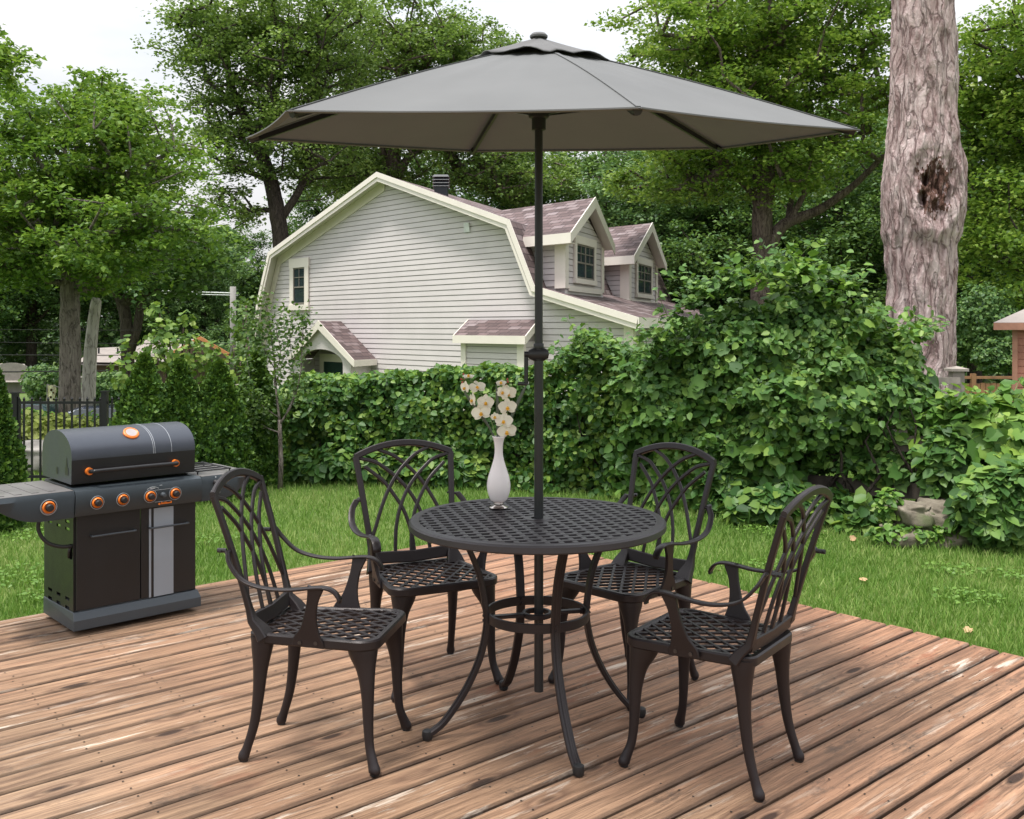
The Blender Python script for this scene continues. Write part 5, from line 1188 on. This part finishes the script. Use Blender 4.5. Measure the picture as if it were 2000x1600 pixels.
# second bushy section right of the parasol pole with its sparse window
hp_, hu_ = surf_leaves(4.7, 6.6, hf, .34, 7200, 9, .2)
pxs = CX+F*hp_[:, 0]/hp_[:, 1]; pys = HY-(hp_[:, 2]-H)*F/hp_[:, 1]
hole = np.array([((x > 1095) & (x < 1290) & (y > 775) & (y < 885)) and (N3((x*.02, y*.05, 4)) > -.12) for x, y in zip(pxs, pys)]); keep = ~hole
vb_ = thing('viny_bush', 'looser green bush right of the parasol pole, fence slats showing through it', 'bush', (1.2, 10.2, GZ)); off = np.array((1.2, 10.2, GZ))
leaf_mesh('foliage', hp_[keep]-off, .10*(.65+.7*RNG.random(keep.sum())), hu_[keep], .6, M['lf_vine'], vb_, T6, -.35)
def sprays(parent, off, starts, n, L, mat, lsz, seed, tm=T6, barkm=None, droop=.5, per=16):
    rs = np.random.default_rng(seed); st_ = MB(); pts = []; 
    for i in range(n):
        s0 = starts[rs.integers(len(starts))]; p = np.array(s0, float)-off; d_ = rs.normal(size=3)*.5; d_[1] -= .35; d_[2] = abs(d_[2])*.7+.35; d_ /= np.linalg.norm(d_)
        l = L*(.5+.8*rs.random()); seg = [p.copy()]
        for k in range(8): d_[2] -= droop*.16; d_ /= np.linalg.norm(d_); p = p+d_*l/8; seg.append(p.copy())
        st_.tube(seg, [.006*(1-.1*k) for k in range(9)], 4)
        for k in range(per): q = seg[1+int(rs.random()*7.9)]; pts.append(q+rs.normal(size=3)*.03)
    st_.build('stem', barkm or M['stem'], parent, True)
    leaf_mesh('spray_leaf', np.array(pts), lsz*(.6+.7*rs.random(len(pts))), (0, -.35, 1), .5, mat, parent, tm, -.3)
sprays(vb_, off, [P(x, y, 10.0) for x, y in ((1110, 700), (1140, 690), (1170, 700), (1200, 705), (1160, 710))], 34, .35, M['lf_vine'], .07, 12)
# big vine mound
vm = thing('vine_mound', 'big sprawling mound of grape vine and shrubs over the fence, left of the scarred trunk', 'vine', (3.0, 9.0, GZ)); off = np.array((3.0, 9.0, GZ))
def mound(blobs_, n, seed, shell=.22):
    rs = np.random.default_rng(seed); w_ = np.array([b[2] for b in blobs_], float); w_ /= w_.sum(); P_ = []; U_ = []
    idx = rs.choice(len(blobs_), n, p=w_); dd = rs.normal(size=(n, 3)); dd /= np.linalg.norm(dd, axis=1, keepdims=True); dd[:, 1] = -np.abs(dd[:, 1])*.9+.1*rs.random(n); dd = nrm(dd)
    for i, v in zip(idx, dd):
        c, r_, _ = blobs_[i]; nn_ = N3((v[0]*3.0+i*3, v[1]*3.0, v[2]*3.6+seed))+.6*N3((v[0]*6+i*3, v[1]*6, v[2]*7+seed)); k = 1+.36*nn_-shell*rs.random()**2
        p = np.array(c)+v*np.array(r_)*k
        if p[2] < GZ+.03: p[2] = GZ+.03+rs.random()*.25
        P_.append(p); U_.append((v[0]*.6, v[1]*.9, v[2]*.5+.55))
    return np.array(P_), np.array(U_)
bl = [blob(1330, 770, 9.7, 120, 95, .55, 2.2), blob(1440, 705, 9.6, 125, 105, .7, 2.8), blob(1560, 675, 9.5, 120, 100, .75, 2.6), blob(1600, 790, 9.2, 160, 115, .75, 3.2), blob(1700, 720, 9.3, 80, 65, .5, 1.3), blob(1725, 810, 9.0, 95, 90, .5, 1.8), blob(1480, 860, 9.4, 150, 90, .45, 2.0), blob(1390, 670, 9.8, 60, 50, .4, .8), blob(1740, 905, 8.75, 70, 35, .25, 1.0)]
pts_, up_ = mound(bl, 44000, 17, .42)
RNG = np.random.default_rng(302); big_ = RNG.random(len(pts_)) < .05
leaf_mesh('small_leaves', pts_[~big_]-off, .066*(.6+.75*RNG.random((~big_).sum())), up_[~big_], .65, M['lf_vine'], vm, T6, -.4)
leaf_mesh('grape_leaves', pts_[big_]-off, .125*(.7+.6*RNG.random(big_.sum())), up_[big_]+np.array((0, -.25, 0)), .32, M['lf_vine'], vm, TLOBE, -.6)
sprays(vm, off, [P(x, y, 9.3) for x, y in ((1310, 640), (1345, 600), (1380, 570), (1420, 560), (1460, 545), (1500, 545), (1540, 540), (1580, 550), (1620, 570), (1650, 580), (1690, 620), (1740, 640), (1790, 660), (1300, 680), (1270, 700))], 150, .36, M['lf_vine'], .070, 13)
sprays(vm, off, [P(x, y, 9.0) for x, y in ((1560, 545), (1600, 560), (1640, 590), (1690, 650), (1750, 670), (1480, 560))], 34, .36, M['lf_young'], .085, 14)
hk = MB()
for k in range(11):
    p, _ = along(6.3+k*.14); x, y = p.x, p.y-.1; pts = [(x, y, GZ)]
    for j in range(1, 8): x += random.uniform(-.12, .12); y += random.uniform(-.06, .06); pts.append((x, y+.1, GZ+j*.15))
    hk.tube([Vector(q)-Vector(off) for q in pts], [.022-.0025*j for j in range(8)], 6)
hk.build('stem', M['bark_dark'], vm, True)
# right-hand grape vine, wandering low over the fence
gv = thing('grape_vine', 'bright broad-leaved grape vine climbing low at the right edge', 'vine', (4.3, 8.2, GZ)); off = np.array((4.3, 8.2, GZ))
bl = [blob(1850, 850, 8.7, 90, 60, .3, 1.6), blob(1960, 850, 8.3, 90, 60, .3, 1.6), blob(1790, 850, 8.9, 50, 40, .3, .8), blob(1980, 930, 8.1, 80, 60, .3, 1.2)]
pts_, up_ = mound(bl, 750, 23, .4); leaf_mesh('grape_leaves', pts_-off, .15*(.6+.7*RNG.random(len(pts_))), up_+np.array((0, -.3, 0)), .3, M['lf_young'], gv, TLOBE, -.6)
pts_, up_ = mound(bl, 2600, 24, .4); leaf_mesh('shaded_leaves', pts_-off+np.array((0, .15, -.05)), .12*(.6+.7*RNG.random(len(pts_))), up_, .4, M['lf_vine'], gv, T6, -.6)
sprays(gv, off, [P(x, y, 8.4) for x, y in ((1860, 810), (1900, 810), (1940, 805), (1970, 800), (1990, 830))], 40, .30, M['lf_young'], .10, 15)
# low plants at the foot
lowp = [('low_plant', 'leafy herb clump with pointed leaves in the lower right corner of the bed', [blob(1960, 985, 7.75, 90, 75, .28, 1)], 2000, .10, 'lf_vine', 31), ('low_plant', 'clump of nettles growing between the two flat stones and the vine', [blob(1850, 900, 8.3, 55, 60, .2, 1)], 700, .10, 'lf_vine', 32),
        ('creeper', 'five-leaved creeper spreading at the foot of the bank below the mound', [blob(1550, 985, 8.7, 120, 35, .2, 1), blob(1690, 1025, 8.4, 45, 18, .1, .3), blob(1470, 950, 9.2, 100, 50, .2, 1)], 2400, .115, 'lf_hedge', 33), ('low_plant', 'small bright weeds in front of the flat stones', [blob(1800, 1040, 7.85, 100, 16, .12, 1), blob(1735, 985, 7.95, 22, 30, .1, .5), blob(1885, 1000, 7.9, 20, 30, .1, .5)], 620, .06, 'lf_young', 34),
        ('low_plant', 'broad-leaved plants at the foot of the hedge left of the table', [blob(700, 905, 11.0, 160, 30, .2, 1), blob(900, 915, 10.8, 120, 30, .2, 1)], 2200, .10, 'lf_hedge', 35)]
for nm, lb_, bl, n, ls, mt, sd2 in lowp:
    c0 = Vector(bl[0][0]); c0.z = GZ; t_ = thing(nm, lb_, 'plant', c0); pts_, up_ = mound(bl, n, sd2); pts_[:, 2] = np.maximum(pts_[:, 2], GZ+.02)
    leaf_mesh('foliage', pts_-np.array(c0), ls*(.6+.7*RNG.random(n)), up_+np.array((0, -.1, .3)), .4, M[mt], t_, T6, -.4)
# ------------------------------------------------------------ stones
def rock(name, label, cat, c, r, seed, mat, group=None, flat=0.0):
    n, m = 44, 28; vs = []; mb_ = MB()
    for j in range(m+1):
        ph = math.pi*j/m
        for k in range(n):
            th_ = 2*math.pi*k/n; v = Vector((math.sin(ph)*math.cos(th_), math.sin(ph)*math.sin(th_), math.cos(ph)))
            q = Vector([math.copysign(abs(x)**.5, x) for x in v]); s = 1+.34*noise.noise(v*1.3+Vector((seed, 0, 0)))+.16*noise.noise(v*3.4+Vector((seed, 3, 0)))+.05*noise.noise(v*9+Vector((seed, 3, 2)))
            vs.append(Vector((q.x*r[0]*s, q.y*r[1]*s, q.z*r[2]*s+r[2]*.7)))
    mb_.add(vs, [(j*n+k, (j+1)*n+k, (j+1)*n+(k+1) % n, j*n+(k+1) % n) for j in range(m) for k in range(n)])
    o = mb_.build(name, mat, None, True); o.location = c; tag(o, label, cat, group); return o
def gp(x, y): return G(x, y, GZ)
grp = 'field stones along the foot of the bank'
for i, (x, y, rw, rh, lb_) in enumerate(((1778, 1005, 36, 24, 'pale flat-topped stone just left of the largest stone at the bank'), (1840, 1012, 48, 30, 'largest pale stone in the bank, right of another flat stone'), (1690, 1010, 55, 30, 'dark mossy stone under the creeper, left of the two pale stones'), (1770, 1046, 45, 20, 'brown stone at the lawn edge below the pale stones'), (1850, 1052, 45, 20, 'brown stone at the lawn edge under the largest pale stone'),
                                     (1260, 965, 55, 24, 'dark stone seen through the back of the right rear chair'), (1180, 955, 45, 22, 'dark stone right of the parasol pole behind the table'), (1440, 990, 50, 26, 'dark stone between the two right-hand chairs'), (955, 945, 30, 16, 'low dark stone at the hedge foot behind the vase'), (590, 925, 40, 26, 'mossy dark rock right of the slender sapling'), (1930, 1062, 45, 18, 'half-buried brown stone at the right edge of the bank'))):
    g_ = gp(x, y)
    if i in (0, 1, 3, 4): g_ = P(x, y-8, 8.0 if i < 2 else 7.95); g_.z -= rh/F*8*.7; g_.y -= .18
    rock('field_stone', lb_, 'stone', g_+Vector((0, .18, -.03)), (rw/F*g_.y, .2, rh/F*g_.y), i*3.7, M['stone'], grp)
g_ = gp(95, 915); rock('boulder', 'large grey boulder behind the iron fence', 'boulder', P(80, 915, 12.0)*1+Vector((0, 0, GZ-P(80, 915, 12.0).z)), (.42, .35, .2), 50, M['boulder'])
# ------------------------------------------------------------ left background
d = 10.9; ifn = thing('iron_fence', 'black iron picket fence between the cedars, above the grill', 'fence', gb(25, d)); b0 = Vector(gb(25, d))
def lx(x): return (x-25)/F*d
def lz(y): return H-(y-HY)/F*d-GZ
q = MB(); q.box((lx(24), -.015, lz(789)), (lx(212), .015, lz(784))); q.box((lx(24), -.015, .08), (lx(212), .015, .11)); q.build('rail', M['iron'], ifn)
for xx_, tpz in ((30, 769), (205, 766)):
    q = MB(); wdt = .030; q.box((lx(xx_)-wdt, -wdt, 0), (lx(xx_)+wdt, wdt, lz(tpz))); q.box((lx(xx_)-wdt-.008, -wdt-.008, lz(tpz)), (lx(xx_)+wdt+.008, wdt+.008, lz(tpz)+.015)); q.build('post', M['iron'], ifn)
for k, xx_ in enumerate((37, 47, 62.5, 79, 94.5, 110, 125.5, 140.5, 156, 170.5, 185, 196, 219, 232)):
    q = MB(); hh = lz(781) if k != 0 else lz(780); r_ = .009 if k else .016
    q.box((lx(xx_)-r_, -r_, .03), (lx(xx_)+r_, r_, hh)); q.lathe([(.013, 0), (.015, .01), (0, .035)], 8, (lx(xx_), 0, hh)); q.build('picket', M['iron'], ifn)
# lime shrub
def shrub(name, label, bl, n, ls, mat, seed, tm=T6, cat='shrub', stems=0):
    c0 = Vector(bl[0][0]); c0.z = GZ; t_ = thing(name, label, cat, c0); pts_, up_ = mound(bl, n, seed, .5)
    leaf_mesh('foliage', pts_-np.array(c0), ls*(.6+.7*RNG.random(n)), up_, .5, mat, t_, tm, -.3)
    if stems:
        k = MB()
        for i in range(stems):
            x, y = random.uniform(-.1, .1), random.uniform(-.1, .1); p1 = pts_[random.randrange(n)]-np.array(c0); k.tube(spline([(x, y, 0), (x+p1[0]*.3, y+p1[1]*.3, p1[2]*.5), tuple(p1)], 4), .012, 5)
        k.build('stem', M['bark_brown'], t_, True)
    return t_
M['lf_lime'] = leafmat('lime_leaf', [(.16, .22, .04), (.30, .36, .07), (.46, .50, .16)], .3, 2)
shrub('lime_shrub', 'yellow-green feathery shrub behind the iron fence', [blob(80, 850, 12.8, 75, 38, .5, 1), blob(140, 850, 12.9, 60, 35, .5, 1)], 4200, .085, M['lf_lime'], 61)
shrub('garden_flowers', 'mixed green bed plants behind the iron fence beside the dark car', [blob(190, 850, 13.6, 50, 38, .4, 1), blob(60, 822, 14.2, 60, 22, .4, 1)], 2600, .085, M['lf_young'], 62)
shrub('young_tree', 'light green leafy young tree rising behind the cedars', [blob(350, 690, 12.6, 75, 40, .5, 2), blob(330, 650, 12.6, 40, 26, .4, .5), blob(250, 715, 12.4, 26, 50, .3, .6), blob(430, 720, 12.8, 50, 40, .4, 1.0), blob(365, 620, 12.6, 16, 14, .2, .15), blob(305, 605, 12.6, 18, 12, .2, .15)], 760, .075, M['lf_sapling2'], 63, TLOBE, 'tree', 12)
shrub('spruce', 'dark spreading evergreen between the two bungalows', [blob(95, 745, 24, 34, 36, .8, 1), blob(215, 755, 22, 40, 30, .8, 1)], 5200, .075, M['lf_dark'], 64)
shrub('leaning_shrub', 'green leafy shrub between the cedars and the left corner of the house', [blob(492, 680, 13.2, 34, 70, .4, 2), blob(470, 620, 14, 30, 40, .4, .7)], 600, .07, M['lf_sapling'], 65, T6, 'shrub', 8)
# bungalow
def roofbox(name, label, pts, wall_h, mats, extra=None):
    pass
d = 30.0; bg_ = thing('bungalow', 'low grey-roofed bungalow with an orange-trimmed gable, behind the forked tree', 'house', gb(300, d)); b0 = Vector(gb(300, d))
def BP(x, y, dd=0): return P(x, y, d+dd)-b0
q = MB(); q.add([BP(150, 707), BP(445, 712), BP(390, 662, 3), BP(285, 664, 3), BP(270, 676, 2.5), BP(185, 680, 2.5)], [(0, 1, 2, 3, 4, 5)])
q.add([BP(150, 707)+Vector((0, 0, -.08)), BP(445, 712)+Vector((0, 0, -.08)), BP(390, 662, 3)+Vector((0, 0, -.08)), BP(285, 664, 3)+Vector((0, 0, -.08)), BP(270, 676, 2.5)+Vector((0, 0, -.08)), BP(185, 680, 2.5)+Vector((0, 0, -.08))], [(5, 4, 3, 2, 1, 0)])
q.build('roof', M['greyroof'], bg_)
q = MB(); w0, w1 = BP(165, 712, .3), BP(440, 712, .3); q.hexa([Vector((w0.x, w0.y, 0)), Vector((w1.x, w1.y, 0)), Vector((w1.x, w1.y+6, 0)), Vector((w0.x, w0.y+6, 0)), Vector((w0.x, w0.y, w0.z)), Vector((w1.x, w1.y, w1.z)), Vector((w1.x, w1.y+6, w1.z)), Vector((w0.x, w0.y+6, w0.z))]); q.build('wall', M['brownwall'], bg_)
q = MB(); q.prism([BP(392, 662), BP(447, 693), BP(447, 712), BP(330, 712), BP(332, 690)], (0, .2, 0)); q.build('gable', M['brownwall'], bg_)
q = MB(); q.sweep([BP(390, 660, -.1), BP(447, 693, -.1)], .06, .10, (0, 0, 1)); q.sweep([BP(390, 660, -.1), BP(335, 690, -.1)], .05, .08, (0, 0, 1)); q.build('gable_trim', M['orangetrim'], bg_)
for x in (193, 230): q = MB(); b_p = BP(x, 686, 1.5); q.tube([b_p-Vector((0, 0, .1)), b_p+Vector((0, 0, .10))], .03, 8); q.build('vent_pipe', M['chim'], bg_)
q = MB(); b_p = BP(299, 664, 2.6); q.lathe([(.08, -.15), (.08, .06), (.13, .08), (.12, .16), (0, .18)], 12, b_p); q.build('roof_vent', M['chim'], bg_)
d = 26.0; ga = thing('garage', 'grey bungalow garage with arched door at the far left', 'house', gb(10, d)); b0 = Vector(gb(10, d))
q = MB(); q.hexa([BP(-60, 747)+Vector((0, 0, 0)), BP(64, 747), BP(64, 747, 5), BP(-60, 747, 5), BP(-60, 746), BP(64, 746), BP(48, 711, 4), BP(-60, 709, 4)]); q.build('roof', M['greyroof'], ga)
q = MB(); A_ = BP(-60, 749, .3); B_ = BP(60, 749, .3); q.hexa([Vector((A_.x, A_.y, 0)), Vector((B_.x, B_.y, 0)), Vector((B_.x, B_.y+4, 0)), Vector((A_.x, A_.y+4, 0)), A_, B_, Vector((B_.x, B_.y+4, B_.z)), Vector((A_.x, A_.y+4, A_.z))]); q.build('wall', M['greywall'], ga)
q = MB(); c_ = BP(22, 790, .25); c_.z = 0; r_ = .52; q.prism([c_+Vector((-r_, 0, 0)), c_+Vector((r_, 0, 0)), c_+Vector((r_, 0, .55))]+[c_+Vector((r_*math.cos(a), 0, .55+.25*math.sin(a))) for a in np.linspace(.3, 2.84, 8)]+[c_+Vector((-r_, 0, .55))], (0, .02, 0)); q.build('garage_door', M['greywall'], ga)
q = MB(); q.box((BP(63, 0).x, .2, 0), (BP(72, 0).x, .3, BP(0, 755).z)); q.build('porch_post', M['greyroof'], ga)
# flag
d = 16.0; fl = thing('garden_flag', 'cream banner with orange flowers hanging beside the grey maple trunk', 'flag', gb(100, d)); b0 = Vector(gb(100, d))
q = MB(); n = 8; vs = []
for i in range(n+1):
    for j in range(n+1): vs.append(BP(92+16*i/n+2*math.sin(j*.7), 752+34*j/n, .03*math.sin(i*1.1)))
q.add(vs, [(i*(n+1)+j, (i+1)*(n+1)+j, (i+1)*(n+1)+j+1, i*(n+1)+j+1) for i in range(n) for j in range(n)]); q.build('cloth', M['flag'], fl, True)
q = MB()
for x, y, r_ in ((99, 762, 2.6), (103, 767, 2), (98, 776, 2.5), (104, 780, 2)): q.lathe([(0, 0), (r_/F*d, 0)], 8, (0, 0, 0), Matrix.Translation(BP(x+1, y, -.06)) @ Matrix.Rotation(R(90), 4, 'X'))
q.build('flower_print', M['orange'], fl)
q = MB(); q.tube([BP(92, 751), BP(118, 757)], .007, 6); q.tube([Vector((BP(92, 0).x, 0, 0)), BP(92, 750)], .007, 6); q.build('flag_pole', M['polewood'], fl)
# cars
def car(label, x, d, L_, mat, yaw, tail=True):
    c = thing('parked_car', label, 'car', gb(x, d), yaw, 'cars parked on the street'); s = L_/4.4
    side = [(-2.2, .35), (-2.2, .85), (-2.0, 1.0), (-1.75, 1.35), (-1.1, 1.55), (.2, 1.55), (1.0, 1.05), (1.9, .92), (2.2, .75), (2.2, .35)]
    q = MB(); n = len(side)
    for w0_, w1_ in ((.85, .85),):
        vs = [(a*s, -w0_*s*(1 if z < 1.1 else .84), z*s) for a, z in side]+[(a*s, w0_*s*(1 if z < 1.1 else .84), z*s) for a, z in side]; q.add(vs, [(i, (i+1) % n, n+(i+1) % n, n+i) for i in range(n)]+[tuple(range(n))[::-1], tuple(range(n, 2*n))])
    bo_ = q.build('body', mat, c, False, .03)
    q = MB(); wv_ = [(-1.70, 1.08), (-1.45, 1.42), (-.5, 1.45), (.15, 1.45), (.75, 1.08)]
    for sd_ in (-1, 1): q.prism([(a*s, sd_*(.855 if z < 1.1 else .735)*s, z*s) for a, z in wv_], (0, sd_*.006, 0))
    q.build('window', M['glass'], c)
    q = MB()
    for sd_ in (-1, 1): q.sweep([(a*s, sd_*(.862 if z < 1.1 else .745)*s, z*s) for a, z in wv_], .03*s, .03*s, (0, 1, 0), closed=True)
    q.build('window_trim', M['line'], c)
    for a in (-1.4, 1.4):
        for sd_ in (-1, 1):
            q = MB(); q.tube([(a*s, sd_*.70*s, .33*s), (a*s, sd_*.88*s, .33*s)], .33*s, 20); wo = q.build('wheel', M['tyre'], c, 'auto'); q = MB(); q.tube([(a*s, sd_*.875*s, .33*s), (a*s, sd_*.89*s, .33*s)], .2*s, 14); q.build('rim', M['line'], wo, 'auto')
    for sd_ in (-1, 1):
        q = MB(); q.box((-2.23*s, (sd_*.7-.14)*s, .80*s), (-2.12*s, (sd_*.7+.16)*s, .98*s)); q.build('tail_light', M['cartail'], c)
car('dark blue car with red tail light, seen through the iron fence beside the cedars', 222, 15.2, 1.55, M['carblue'], R(18)); car('teal car mostly hidden behind plants at the far left', 48, 17, 1.3, M['carteal'], R(175))
# utility pole and wires
d = 27.0; up_o = thing('utility_pole', 'grey utility pole with a curved lamp arm left of the house', 'pole', gb(455, d)); b0 = Vector(gb(455, d))
q = MB(); q.tube([Vector((0, 0, 0)), BP(455, 560)], .08, 10); q.build('pole', M['polewood'], up_o, True)
q = MB(); q.tube(spline([tuple(BP(456, 640)), tuple(BP(462, 630)), tuple(BP(472, 624)), tuple(BP(487, 619))], 5), .03, 6); q.build('lamp_arm', M['wirepale'], up_o, True)
for i, (y0, y1, mt, r_, lb_) in enumerate(((563, 573, 'wirepale', .035, 'pale overhead cable, upper of the pair left of the house'), (569, 577, 'wirepale', .028, 'pale overhead cable, lower of the pair left of the house'), (643, 644, 'wire', .010, 'thin black wire, topmost of those crossing the left trunks'), (668, 671, 'wire', .012, 'thin black wire just above the bungalow roof'), (693, 692, 'wire', .016, 'black wire crossing in front of the bungalow roof'), (727, 719, 'wire', .020, 'thickest black wire, lowest, crossing the garage roof'))):
    q = MB(); x0_, x1_ = (215, 465) if i < 2 else (-60, 455); pts = [P(x0_+(x1_-x0_)*k/12, y0+(y1-y0)*k/12+(1.5 if i > 1 else 1)*math.sin(math.pi*k/12), (27 if i < 2 else 16+k*.9)) for k in range(13)]
    q.tube(pts, r_*(.6 if i > 1 else .5), 6); tag(q.build('overhead_wire', M[mt], None, True), lb_, 'wire', 'overhead wires at left')
# shed and brown fence at right
d = 11.5; sh_ = thing('garden_shed', 'red clapboard garden shed at the right edge', 'shed', gb(1979, d), R(-28)); b0 = Vector(gb(1979, d))
X0 = 0; zt_ = BP(0, 636).z; q = MB(); z = 0; q.mi = 0
while z < zt_: q.box((X0+.03, -.012-.004*((z*100) % 2), z), (X0+1.6, 1.2, min(z+.072, zt_))); q.box((X0+.034, -.004, z+.072), (X0+1.6, 1.19, min(z+.08, zt_+.001))); z += .08
q.build('wall', M['redwood'], sh_); q = MB(); q.box((X0-.01, -.03, 0), (X0+.045, .03, zt_)); q.build('corner_board', M['redpost'], sh_)
q = MB(); e = Vector((-.20, -.12, zt_)); q.hexa([e, e+Vector((2.2, 0, 0)), e+Vector((2.2, 1.8, 0)), e+Vector((0, 1.8, 0)), e+Vector((0, 0, .035)), e+Vector((2.2, 0, .035)), e+Vector((1.9, .9, .42)), e+Vector((.75, .9, .42))]); q.build('roof', M['greyroof'], sh_)
q = MB(); q.box((e.x, e.y-.01, e.z-.05), (e.x+2.2, e.y+.015, e.z+.03)); q.build('fascia', M['redpost'], sh_)
d = 16.0; bf = thing('board_fence', 'brown vertical-board fence in shade between the corner post and the shed', 'fence', gb(1920, d)); b0 = Vector(gb(1920, d))
q = MB()
for k in range(16): x = BP(1874, 0).x+k*.085; q.box((x, 0, 0), (x+.075, .02, BP(0, 748).z-.03*(k % 2)*.3))
q.box((BP(1874, 0).x, -.02, BP(0, 740).z), (BP(1874, 0).x+1.4, .03, BP(0, 735).z)); q.build('fence_board', M['fencebrown'], bf)
q = MB(); x = BP(1901, 0).x; q.box((x-.035, -.03, 0), (x+.035, .04, BP(0, 730).z)); q.build('fence_post', M['fencebrown'], bf)
shrub('dark_shrub', 'dark evergreen foliage beside the red shed', [blob(1950, 690, 17.5, 50, 34, .5, 1), blob(1910, 620, 18, 60, 60, .8, 1)], 9000, .065, M['lf_dark'], 66)
# ------------------------------------------------------------ grass
RNG = np.random.default_rng(77); n = 400000
dd = 3.6+(13.5-3.6)*RNG.random(n)**1.35; ang_ = (RNG.random(n)*2-1)*.72; gx = dd*ang_; gy = dd
q0 = (gx-corner.x)*U.x+(gy-corner.y)*U.y; q1 = (gx-corner.x)*Vd.x+(gy-corner.y)*Vd.y
ok = ~((q0 < .02) & (q1 < .02)); gx, gy = gx[ok], gy[ok]; n = len(gx)
hgt = .045*(.5+.9*RNG.random(n))*(1+.0*gy); dens = np.array([N3((x*1.3, y*1.3, 0)) for x, y in zip(gx[::10], gy[::10])]).repeat(10)[:n]
pts = np.stack([gx, gy, np.full(n, GZ-.002)], 1); td = np.stack([RNG.normal(size=n)*.45, RNG.normal(size=n)*.45, np.full(n, 1.0)], 1)
go_ = leaf_mesh('grass', pts, hgt*(1+.35*dens)*1.25, nrm(RNG.normal(size=(n, 3))*np.array((1, 1, .15))), .05, M['grass'], None, TBLADE, 0, td, .92); tag(go_, 'short green lawn grass beyond the deck', 'grass', kind='stuff')
# clover and weeds patches
cl_ = []
for (x, y, r_) in ((170, 1080, .35), (60, 1130, .35), (140, 1165, .3), (420, 1060, .2), (1500, 1110, .15), (1890, 1175, .2), (1860, 1120, .2), (1960, 1130, .15), (90, 1050, .3), (1480, 1040, .2), (1570, 1050, .2)):
    c0 = gp(x, y)
    for k in range(int(700*r_)): a_ = random.random()*6.28; rr = r_*random.random()**.6; cl_.append((c0.x+rr*math.cos(a_), c0.y+rr*math.sin(a_), GZ+.03+random.random()*.02))
go_ = leaf_mesh('clover', np.array(cl_), .028*(.7+.6*RNG.random(len(cl_))), (0, 0, 1), .35, M['clover'], None, T6, 0); tag(go_, 'patches of clover and weeds in the lawn', 'clover', kind='stuff')
for i, (x, y, lb_) in enumerate(((1660, 1063, 'pale fallen leaf on the lawn near the dark stones'), (1692, 1147, 'orange fallen leaf in the middle of the right lawn'), (1405, 1128, 'fallen leaf on the lawn between the right-hand chairs'), (1895, 1242, 'yellow fallen leaf near the deck edge at right'), (718, 945, 'fallen leaf on the lawn left of the rear left chair'), (1870, 1063, 'fallen leaf under the stones at right'))):
    g_ = gp(x, y); o = leaf_mesh('fallen_leaf', np.array([(0, 0, 0)]), np.array([.055]), (0, -.3, 1), .2, M['dryleaf'], None, TLOBE, 0); o.location = g_+Vector((0, 0, .045)); tag(o, lb_, 'leaf', 'fallen leaves on the lawn')
